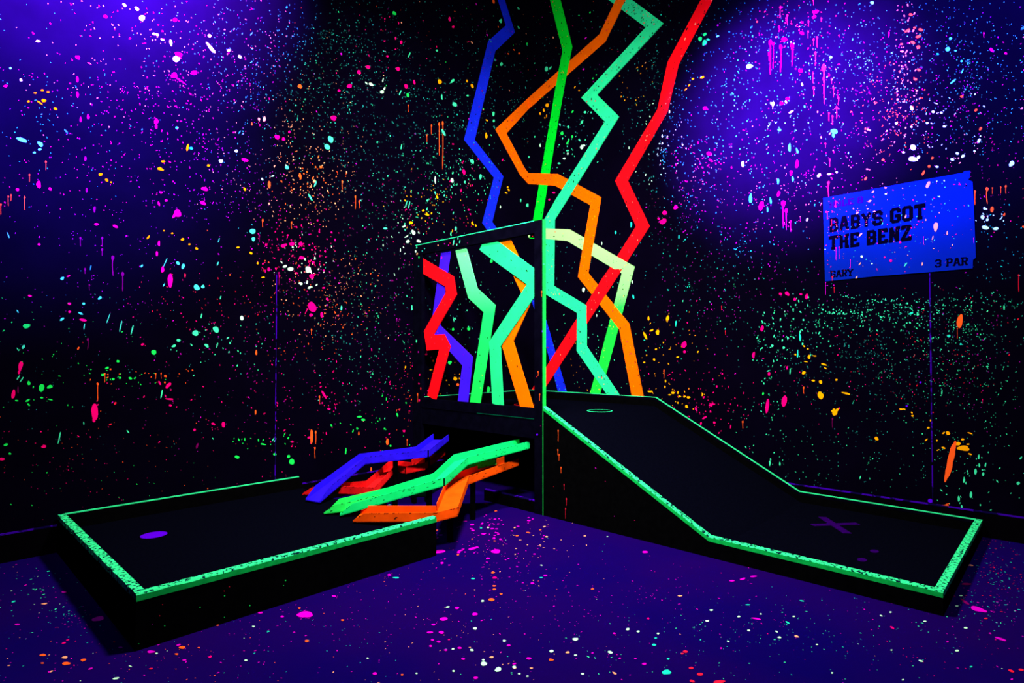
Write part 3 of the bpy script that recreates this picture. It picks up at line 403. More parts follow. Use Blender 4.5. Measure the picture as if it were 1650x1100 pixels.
['e','g',0.721,5.344,0.01,-0.004,-0.0,-0.0081]],'F': [['e','M',4.057,2.025,-0.0281,0.0294,0.0175,0.0345],
['e','M',2.969,1.776,-0.0406,0.0169,0.0189,0.0255],['e','M',2.7,2.051,-0.0212,0.0222,0.0287,0.029],['e','P',3.034,2.379,-0.0093,0.0098,0.0112,0.0113],
['e','o',2.983,2.312,-0.0086,0.009,0.0104,0.0106],['e','M',2.832,2.11,-0.0092,0.0096,0.0103,0.0107],
['e','M',3.596,2.581,-0.0167,0.0118,0.0116,0.0151],['e','M',3.45,2.655,-0.0105,0.0109,0.0115,0.0125],
['e','M',3.465,2.532,-0.0082,0.0086,0.009,0.0104],['e','M',3.734,2.644,-0.0105,0.011,0.0064,0.0081],
['e','M',3.696,2.684,-0.0098,0.0102,0.0088,0.0107],['e','M',3.671,2.592,-0.007,0.0073,0.0061,0.0076],
['e','M',3.772,2.711,-0.0051,0.0054,0.0055,0.0068],['e','M',3.763,2.746,-0.0058,0.0061,0.0061,0.0075],
['e','M',3.814,2.75,-0.005,0.0053,0.0052,0.0066],['e','M',3.79,2.829,-0.0057,0.0059,0.0052,0.0062],['e','M',3.734,2.86,-0.0071,0.0075,0.0061,0.007],
['e','M',3.786,2.943,-0.0055,0.0057,0.0063,0.0072],['e','M',4.121,2.764,-0.0066,0.0069,0.0058,0.009],
['e','M',3.851,3.095,-0.0065,0.0068,0.0069,0.0075],['e','M',3.561,3.005,-0.0058,0.006,0.0067,0.0065],['e','M',3.583,3.15,-0.0076,0.0079,0.0078,0.007],
['e','M',2.942,2.599,-0.0073,0.0076,0.01,0.0089],['e','M',2.797,2.575,-0.0076,0.0079,0.0096,0.0082],
['e','M',3.444,1.883,-0.0085,0.0089,0.0084,0.0122],['e','M',4.149,1.962,-0.0064,0.0067,0.0046,0.01],['e','o',3.267,2.59,-0.0119,0.0125,0.0123,0.0126],
['e','o',3.122,2.464,-0.0072,0.0076,0.0069,0.007],['e','o',3.156,2.499,-0.0071,0.0074,0.0067,0.0068],
['e','o',3.176,2.573,-0.0061,0.0064,0.0065,0.0065],['e','o',4.185,2.295,-0.0073,0.0076,0.0047,0.0091],
['e','p',3.69,3.024,-0.0062,0.0065,0.0061,0.0062],['e','o',3.524,3.228,-0.0075,0.0079,0.0073,0.0061],
['e','p',3.423,3.241,-0.0063,0.0066,0.0071,0.0056],['e','o',3.957,2.222,-0.0055,0.0058,0.0046,0.0079],
['e','o',4.042,1.932,-0.0049,0.0052,0.0045,0.0091],['e','o',4.048,2.855,-0.0039,0.0041,0.0036,0.005],
['e','p',3.683,3.158,-0.0047,0.0049,0.0052,0.0049],['e','p',3.635,3.211,-0.0047,0.0049,0.004,0.0036],
['e','w',3.556,2.771,-0.0069,0.0072,0.0088,0.0095],['e','w',3.311,2.566,-0.0059,0.0062,0.008,0.0084],
['e','w',3.545,2.961,-0.0058,0.0061,0.0069,0.0068],['e','w',3.708,2.914,-0.0057,0.0059,0.0068,0.0075],
['e','w',3.76,2.845,-0.0043,0.0045,0.0053,0.0062],['e','w',3.75,3.038,-0.0115,0.006,0.0114,0.0144],['e','w',3.74,3.115,-0.0116,0.0087,0.012,0.0132],
['e','w',3.679,3.152,-0.006,0.0063,0.0079,0.0075],['e','w',3.466,3.182,-0.0063,0.0066,0.0093,0.0077],
['e','w',3.303,3.192,-0.0088,0.0092,0.0121,0.0093],['e','w',3.291,3.379,-0.0044,0.0101,0.0106,0.0059],
['e','w',3.703,3.204,-0.0039,0.0041,0.0051,0.0047],['e','w',3.693,3.241,-0.0039,0.0041,0.0044,0.004],
['e','w',3.519,3.396,-0.0052,0.0055,0.0056,0.0042],['e','w',3.73,3.013,-0.0041,0.0043,0.0052,0.0055],['e','w',3.88,2.988,-0.004,0.0041,0.0046,0.0054],
['e','w',3.999,2.889,-0.0033,0.0034,0.0032,0.0042],['e','w',4.074,2.634,-0.0034,0.0036,0.0032,0.005],
['e','w',4.296,1.966,-0.0046,0.0048,0.003,0.0072],['e','c',4.268,2.07,-0.0045,0.0047,0.0025,0.0057],['e','c',3.443,1.951,-0.014,0.0147,0.0052,0.0074],
['e','w',3.419,3.282,-0.0049,0.0051,0.0054,0.0042],['e','M',3.351,3.325,-0.0035,0.0037,0.0049,0.0035],
['e','M',3.306,3.44,-0.0034,0.0036,0.0065,0.0043],['e','M',3.128,3.292,-0.0045,0.0047,0.0067,0.0045],
['e','o',2.767,2.902,-0.0062,0.0065,0.0065,0.0047],['e','M',3.837,1.926,-0.0064,0.015,0.0059,0.0089],
['e','M',2.858,1.867,-0.0305,-0.002,0.0074,0.0108],['e','M',2.768,1.894,-0.0371,0.0039,0.0139,0.0181],
['e','M',1.581,4.524,0.0088,0.0356,0.0326,0.0005],['e','M',1.915,4.639,0.0048,0.0214,0.0142,-0.0003],
['e','D',1.201,4.435,-0.0197,0.0206,0.0205,0.0022],['e','D',1.514,4.462,0.0299,0.0205,0.0187,-0.001],['e','M',2.099,3.427,-0.011,0.0115,0.011,0.0047],
['e','M',2.024,3.461,-0.0234,0.0074,0.0118,0.0062],['e','M',1.942,3.492,-0.0176,0.0121,0.0133,0.0056],
['e','M',2.012,2.791,-0.0137,0.0144,0.0193,0.0116],['e','M',2.498,3.724,-0.0073,0.0214,0.0086,0.0027],
['e','M',3.271,3.542,-0.0066,0.0069,0.0079,0.0048],['e','c',3.264,3.645,-0.0107,0.0157,0.0177,0.0088],
['e','w',3.046,3.315,-0.0058,0.006,0.0109,0.0069],['e','w',3.031,3.364,-0.0049,0.0051,0.0087,0.0053],
['e','c',3.094,3.487,-0.007,0.0073,0.0081,0.0047],['e','r',3.051,3.621,-0.0076,0.008,0.01,0.0052],['e','r',3.077,3.619,-0.0045,0.0048,0.0059,0.0031],
['e','r',3.162,3.705,-0.0072,0.0076,0.0082,0.0041],['e','r',3.181,3.754,-0.0092,0.0096,0.0106,0.0052],
['e','r',3.181,3.838,-0.0193,0.015,0.0116,0.0059],['e','r',3.253,3.755,-0.0009,0.0107,0.0091,0.0027],
['e','w',2.561,3.515,-0.0062,0.0065,0.0098,0.0046],['e','w',2.694,3.555,-0.0059,0.0062,0.0103,0.0049],
['e','w',2.651,3.747,-0.0049,0.0052,0.0088,0.0035],['e','w',2.826,3.721,-0.0039,0.0041,0.0068,0.003],['e','w',2.621,3.88,-0.0064,0.0067,0.0087,0.003],
['e','w',2.57,3.849,0.0035,0.0072,0.0079,0.0011],['e','w',2.341,3.853,-0.0052,0.0054,0.0073,0.0024],['e','w',2.535,3.65,-0.0052,0.0054,0.0083,0.0034],
['e','c',2.434,3.854,0.0066,0.0123,0.0071,0.0009],['e','w',2.429,3.72,-0.0044,0.0046,0.0072,0.0027],['e','w',2.022,4.174,0.0018,0.0065,0.0083,0.0008],
['e','w',1.94,4.199,-0.0044,0.0046,0.0101,0.0019],['e','w',1.944,4.347,-0.0059,0.0062,0.0081,0.0012],['e','w',1.89,4.505,-0.0075,0.0078,0.0096,0.001],
['e','w',2.194,4.506,-0.0061,0.0064,0.0109,0.0013],['e','w',1.429,4.435,-0.0066,0.0069,0.0102,0.0011],
['e','w',1.609,4.438,-0.0072,0.0075,0.0094,0.0011],['e','c',2.322,4.569,-0.0044,0.0046,0.0074,0.0007],
['e','r',2.246,4.696,-0.0006,0.0099,0.0117,-0.0002],['e','r',2.204,4.726,-0.0032,0.0091,0.0105,-0.0],
['e','r',1.69,4.565,-0.0069,0.0072,0.0088,0.0007],['e','M',2.124,4.462,-0.0039,0.0041,0.0071,0.0009],
['e','w',2.787,4.152,-0.0036,0.0037,0.0062,0.0017],['e','w',2.644,4.379,-0.0035,0.0036,0.0064,0.0011],
['e','w',2.572,4.03,-0.0039,0.0041,0.0061,0.0018],['e','w',2.984,3.445,-0.0041,0.0042,0.0077,0.0044],
['e','c',3.031,3.459,-0.004,0.0042,0.0064,0.0037],['e','c',3.162,3.597,-0.0045,0.0047,0.0065,0.0036],
['e','M',3.259,3.49,-0.0037,0.0039,0.0045,0.0028],['e','w',2.394,4.29,-0.0031,0.0032,0.0064,0.0012],['e','c',2.364,3.627,-0.009,0.0095,0.0061,0.0024],
['e','M',2.327,4.703,-0.0035,0.0036,0.0071,0.0004],['e','M',2.393,1.475,-0.0116,0.0121,0.0138,0.0151],
['e','M',2.489,1.591,-0.0096,0.01,0.0103,0.0113],['e','M',2.47,1.552,-0.0034,0.0133,0.0082,0.0081],['e','M',2.494,1.713,-0.0104,0.0109,0.0118,0.0124],
['e','M',2.36,1.667,-0.0141,0.0054,0.0103,0.0115],['e','M',2.339,1.696,-0.0086,0.009,0.0091,0.0092],['e','M',2.162,1.497,-0.008,0.0083,0.0092,0.0093],
['e','M',2.133,1.514,-0.0051,0.0054,0.0082,0.0082],['e','M',2.002,1.722,-0.0107,0.0112,0.0127,0.0115],
['e','M',1.941,1.665,-0.0063,0.0066,0.0077,0.0069],['e','M',1.948,1.716,-0.0063,0.0065,0.0087,0.0077],
['e','M',2.238,1.61,-0.0066,0.0069,0.0087,0.0087],['e','M',2.317,1.59,-0.0055,0.0057,0.0075,0.0077],
['e','M',2.496,1.893,-0.0081,0.0085,0.0106,0.0106],['e','M',2.519,1.848,-0.0087,0.009,0.0082,0.0083],
['e','M',2.462,1.799,-0.0062,0.0065,0.0076,0.0077],['e','M',2.422,1.795,-0.0068,0.0071,0.0069,0.0069],
['e','M',2.177,1.767,-0.0076,0.008,0.0097,0.0091],['e','M',2.732,1.502,-0.0163,0.0094,0.0105,0.0135],
['e','M',2.786,1.536,-0.0178,-0.0068,0.0062,0.0112],['e','M',2.791,1.902,-0.0158,-0.0009,0.0081,0.0113],
['e','M',2.758,1.893,-0.0087,0.0027,0.0079,0.0097],['e','M',2.733,1.899,-0.0088,0.0092,0.0087,0.0093],
['e','M',2.892,1.89,-0.0118,0.0038,0.0073,0.0095],['e','M',2.855,1.911,-0.0047,0.005,0.0054,0.0061],['e','o',1.986,1.328,-0.009,0.0094,0.0102,0.0103],
['e','p',2.359,1.619,-0.007,0.0074,0.011,0.0114],['e','w',2.36,1.622,-0.0054,0.0057,0.0082,0.0085],['e','c',2.406,1.592,-0.0054,0.0056,0.0099,0.0105],
['e','o',2.35,1.92,-0.0121,0.0049,0.01,0.0102],['e','o',2.24,1.932,-0.0042,0.0175,0.0086,0.007],['e','o',2.126,1.952,-0.0059,0.0061,0.0097,0.0084],
['e','p',2.041,1.92,-0.0115,0.0034,0.0104,0.0099],['e','p',2.22,2.094,-0.0072,0.0075,0.0118,0.01],['e','p',2.222,1.773,-0.0054,0.0057,0.0076,0.0072],
['e','o',2.551,1.888,-0.0055,0.0058,0.0064,0.0065],['e','o',2.634,1.742,-0.0046,0.0048,0.0063,0.0068],
['e','o',2.922,1.916,-0.0056,0.0059,0.0071,0.0082],['e','o',2.675,1.39,-0.0059,0.0061,0.0073,0.009],['e','o',3.17,1.81,-0.0059,0.0062,0.0069,0.009],
['e','o',3.158,1.787,-0.0041,0.0043,0.0046,0.0061],['e','M',2.272,2.101,-0.0051,0.0053,0.0071,0.0061],
['e','M',2.215,2.064,-0.0052,0.0054,0.0064,0.0055],['e','r',1.867,1.092,-0.0138,0.0144,0.0098,0.0102],
['e','M',2.559,2.276,-0.0061,0.0064,0.0074,0.0066],['e','M',3.035,1.916,-0.0046,0.0048,0.0061,0.0073],
['e','M',2.128,1.36,-0.0047,0.0049,0.0074,0.0077],['e','M',2.148,1.557,-0.0051,0.0053,0.0081,0.0081],
['e','M',4.06,2.023,-0.0273,0.0286,0.0148,0.0293],['e','M',4.805,1.312,-0.024,0.0078,0.0046,0.0319],['e','o',5.002,1.726,-0.0132,0.0095,0.0021,0.016],
['e','o',4.944,1.745,-0.0094,0.0049,0.0016,0.0121],['e','o',5.06,1.563,-0.0113,0.0057,0.0011,0.012],
['e','M',4.718,1.879,-0.0128,0.0091,0.0032,0.0138],['e','o',4.608,1.939,-0.0124,0.0088,0.0037,0.0138],
['e','w',4.705,1.914,-0.0042,0.0044,0.0018,0.0066],['e','w',4.453,2.265,-0.0052,0.0055,0.0026,0.0065],
['e','M',4.86,0.776,-0.0097,0.0102,0.0021,0.0132],['e','M',4.803,1.735,-0.0073,0.0076,0.0018,0.0082],
['e','o',4.645,1.985,-0.0059,0.0062,0.0022,0.0074],['e','o',4.184,2.292,-0.0062,0.0065,0.0044,0.0086],
['e','o',4.556,1.996,-0.0042,0.0044,0.0019,0.0056],['e','M',4.611,1.9,-0.0089,0.0013,0.0016,0.0082],['e','M',4.638,2.066,-0.0058,0.0061,0.0022,0.007],
['e','w',4.296,1.966,-0.0046,0.0048,0.0025,0.0061],['e','M',4.208,1.839,-0.0108,0.0073,0.0036,0.0092],
['e','o',4.414,1.825,-0.0052,0.0055,0.0023,0.0065],['e','w',4.816,1.953,-0.0035,0.0106,0.0015,0.0037],
['e','r',4.761,2.041,-0.0057,0.0059,0.0016,0.006],['e','o',4.81,1.653,-0.0037,0.0039,0.0016,0.0075],['e','o',5.073,1.648,-0.0052,0.0054,0.0009,0.007],
['e','c',4.864,0.314,-0.0081,0.0013,0.001,0.0102],['e','M',4.148,1.962,-0.0054,0.0057,0.004,0.0085],
['e','M',4.939,1.853,-0.0084,-0.001,0.0005,0.0077]],'S': [['e','p',4.105,2.654,-0.0104,-0.0243,-0.0093,0.0072],
['e','p',4.151,2.32,-0.0056,-0.0352,-0.0131,0.0048],['e','p',3.709,2.597,0.0117,0.0056,0.0031,-0.0068],
['e','p',3.733,2.669,0.0088,0.0054,0.0033,-0.0061],['e','p',3.822,2.684,0.0086,-0.0017,-0.0001,-0.0056],
['e','p',3.617,2.514,0.0099,0.0077,0.0038,-0.0058],['e','p',3.741,2.505,0.0088,-0.0015,-0.0001,-0.0051],
['e','p',3.639,2.329,0.0107,0.0128,0.0048,-0.0053],['e','p',3.632,2.088,0.0089,0.011,0.0031,-0.0033],
['e','p',3.607,1.979,0.0075,0.0112,0.0034,-0.003],['e','p',4.221,2.26,-0.0002,-0.0171,-0.0038,0.0005],
['e','p',4.13,2.236,-0.0041,-0.0171,-0.0027,0.0012],['e','p',4.061,2.041,-0.0012,-0.0144,-0.0036,0.0008],
['e','m',3.952,2.048,0.0114,0.0147,0.0028,-0.0032],['e','p',3.956,2.43,0.0044,0.0133,0.0047,-0.0028],
['e','m',3.796,2.395,0.004,0.0118,0.0028,-0.0016],['e','w',3.646,2.146,0.0091,-0.001,-0.0001,-0.0114],
['e','w',3.719,2.08,0.0071,-0.0007,-0.0001,-0.0051],['e','P',3.851,2.089,0.0094,-0.001,-0.0001,-0.011],
['e','P',3.808,2.122,0.0061,-0.0007,-0.0001,-0.0061],['e','M',4.302,2.62,0.0061,-0.0106,-0.0026,-0.0022],
['e','M',4.268,2.624,0.0068,-0.0014,-0.0,-0.0038],['d','M',4.072,2.251,0.0036,-0.0005,-0.0006,-0.0524],
['d','M',3.454,2.242,0.0057,-0.0007,-0.001,-0.1062],['d','M',3.478,2.242,0.0048,-0.0006,-0.0009,-0.0973],
['d','M',3.562,2.127,0.0037,-0.0004,-0.0007,-0.0732],['d','r',3.389,2.559,0.0049,-0.0008,-0.0006,-0.0644],
['d','r',3.423,1.998,0.0068,-0.0006,-0.0003,-0.0341],['d','r',3.456,2.639,0.0058,-0.001,-0.0005,-0.0532],
['d','r',3.422,2.484,0.0048,-0.0008,-0.0005,-0.0491],['e','M',4.298,2.616,0.0045,-0.0009,-0.0001,-0.0047],
['e','w',4.087,2.575,0.0048,-0.0009,-0.0001,-0.0049],['e','w',4.176,2.547,0.0054,-0.001,-0.0001,-0.0057],
['e','P',4.143,2.54,0.0055,-0.001,-0.0001,-0.0048],['e','P',3.918,2.23,0.0067,-0.0009,-0.0001,-0.0099],
['e','p',4.252,2.165,-0.0001,-0.0066,-0.0038,0.0005],['e','w',4.085,2.23,0.0032,-0.0004,-0.0,-0.0029],
['e','w',4.207,2.664,0.0039,-0.0008,-0.0001,-0.0067],['e','w',4.161,2.669,0.0047,-0.0009,-0.0001,-0.0048],
['e','p',4.135,2.153,0.0063,-0.0008,-0.0,-0.0029],['e','P',4.081,2.469,0.0048,-0.0008,-0.0001,-0.0058],
['e','P',3.994,2.334,0.0049,-0.0007,-0.0001,-0.0059],['e','P',4.03,2.353,0.0049,-0.0007,-0.0001,-0.0049],
['e','P',4.04,2.376,0.0049,-0.0008,-0.0001,-0.0049],['e','P',3.956,2.19,0.0058,-0.0007,-0.0001,-0.0049],
['e','P',3.984,2.275,0.0049,-0.0007,-0.0001,-0.0069],['e','w',3.37,2.241,0.0049,-0.0006,-0.0,-0.0032],
['e','w',3.823,2.634,0.0086,-0.0016,-0.0001,-0.0051],['e','m',4.209,2.488,-0.0019,-0.0059,-0.0022,0.0014],
['e','m',4.352,2.448,0.0009,-0.0075,-0.0029,-0.0001],['d','M',4.379,2.2,0.0029,-0.0004,-0.0004,-0.037],
['e','p',4.174,2.424,-0.0001,-0.0057,-0.0031,0.0005]],'P': [['d','o',1.87,0.715,0.0065,0.0006,-0.0002,-0.0859],
['d','o',1.866,0.56,0.0065,0.0007,-0.0001,-0.0429],['d','o',1.879,0.523,0.0055,0.0007,-0.0001,-0.0486],
['d','o',1.899,0.421,0.0055,0.0007,-0.0001,-0.0455],['d','r',1.93,0.289,0.0054,0.0008,-0.0001,-0.0425],
['d','r',1.953,0.179,0.0063,0.0011,-0.0001,-0.0536],['d','r',1.945,0.1,0.0054,0.001,-0.0002,-0.0818],['e','M',2.408,0.129,0.0031,0.0006,-0.0,-0.002],
['e','P',2.583,0.133,0.003,0.0006,-0.0,-0.0019],['e','M',2.24,0.464,0.0063,-0.0035,-0.0021,-0.0024],['e','r',1.821,0.257,0.0028,0.0004,-0.0,-0.0022],
['e','P',2.329,0.376,0.0024,0.0004,-0.0,-0.002]],'B': [['e','g',4.381,0.136,-0.0037,-0.0011,-0.0,-0.0029],
['e','g',4.495,0.115,-0.003,-0.0009,-0.0,-0.0028],['e','g',4.256,0.05,-0.0034,-0.0011,-0.0,-0.0034],
['e','g',4.648,0.077,-0.0028,-0.0009,-0.0,-0.0022],['e','g',4.381,0.03,-0.0023,-0.0007,-0.0,-0.0019],
['e','r',4.358,0.175,-0.0028,-0.0008,-0.0,-0.0019],['e','r',4.658,0.178,-0.0024,-0.0007,-0.0,-0.0018],
['e','r',4.669,0.13,-0.0024,-0.0008,-0.0,-0.0022],['e','r',4.383,0.16,-0.0023,-0.0007,-0.0,-0.0019],['e','g',4.067,0.125,-0.0037,-0.001,-0.0,-0.0036],
['e','g',4.078,0.102,-0.0021,-0.0006,-0.0,-0.0021],['e','g',4.753,0.031,-0.003,-0.0011,-0.0,-0.0013],
['e','M',4.699,0.101,-0.0012,-0.0004,-0.0,-0.0013]],'X': [['e','w',-0.037,2.405,0.0131,-0.0016,0.0001,-0.0137],
['e','p',-0.013,2.376,0.0123,-0.0042,-0.0065,-0.0103],['e','g',0.017,2.337,0.0114,-0.0013,0.0001,-0.0117],
['e','t',0.013,2.243,0.0069,-0.0007,0.0,-0.0061],['e','m',-0.022,2.445,0.0076,-0.0018,-0.0033,-0.0112],
['e','P',0.035,1.123,0.0132,0.0003,0.0,-0.0081],['e','P',0.023,1.031,0.01,0.0004,0.0001,-0.0102],['d','o',0.003,0.919,0.0117,0.0006,0.0004,-0.0814],
['e','P',0.03,0.859,0.0132,0.0007,0.0001,-0.0142],['e','m',-0.02,1.469,0.0101,-0.0001,0.0001,-0.0164],['e','M',0.014,1.357,0.0083,-0.0,0.0,-0.0082],
['e','r',0.056,0.982,0.0082,0.0003,0.0001,-0.0162]],'Y': [['e','m',0.567,2.42,-0.0075,-0.0272,-0.0073,0.0018],
['e','m',0.657,2.417,-0.0045,-0.0165,-0.0065,0.0016],['e','m',0.614,2.39,-0.0013,-0.0099,-0.0066,0.0012],
['e','m',0.63,2.451,-0.0014,-0.0107,-0.0059,0.0011],['e','p',0.328,2.423,0.0092,-0.0012,0.0,-0.0059],['e','r',0.515,2.42,0.0068,-0.0009,0.0,-0.0044],
['e','M',0.43,2.424,0.0069,-0.0009,0.0,-0.0045],['e','M',0.493,2.403,0.0075,-0.001,0.0,-0.0044],['e','r',0.606,2.401,0.0086,-0.0011,0.0,-0.0035],
['e','t',0.111,2.417,0.0097,-0.0012,0.0,-0.006],['e','t',0.074,2.396,0.0098,-0.0012,0.0,-0.007],['e','D',0.767,2.389,0.0083,-0.0011,0.0,-0.0034],
['e','P',0.554,2.396,0.0067,-0.0009,0.0,-0.0035]],'Z': [['d','o',1.694,1.859,0.0065,-0.0005,-0.0001,-0.043],
['d','o',1.654,1.19,0.0055,0.0001,-0.0,-0.0364],['d','o',1.671,1.0,0.0066,0.0003,-0.0001,-0.0528],['e','r',1.641,1.148,0.0044,0.0001,-0.0,-0.005],
['e','v',1.7,1.528,0.0043,-0.0001,-0.0,-0.0082],['e','m',1.72,2.088,0.0043,-0.0005,-0.0,-0.0058],['e','v',1.642,0.663,0.0102,0.001,-0.0,-0.009],
['e','D',1.681,0.74,0.0046,0.0004,-0.0,-0.0041]]}
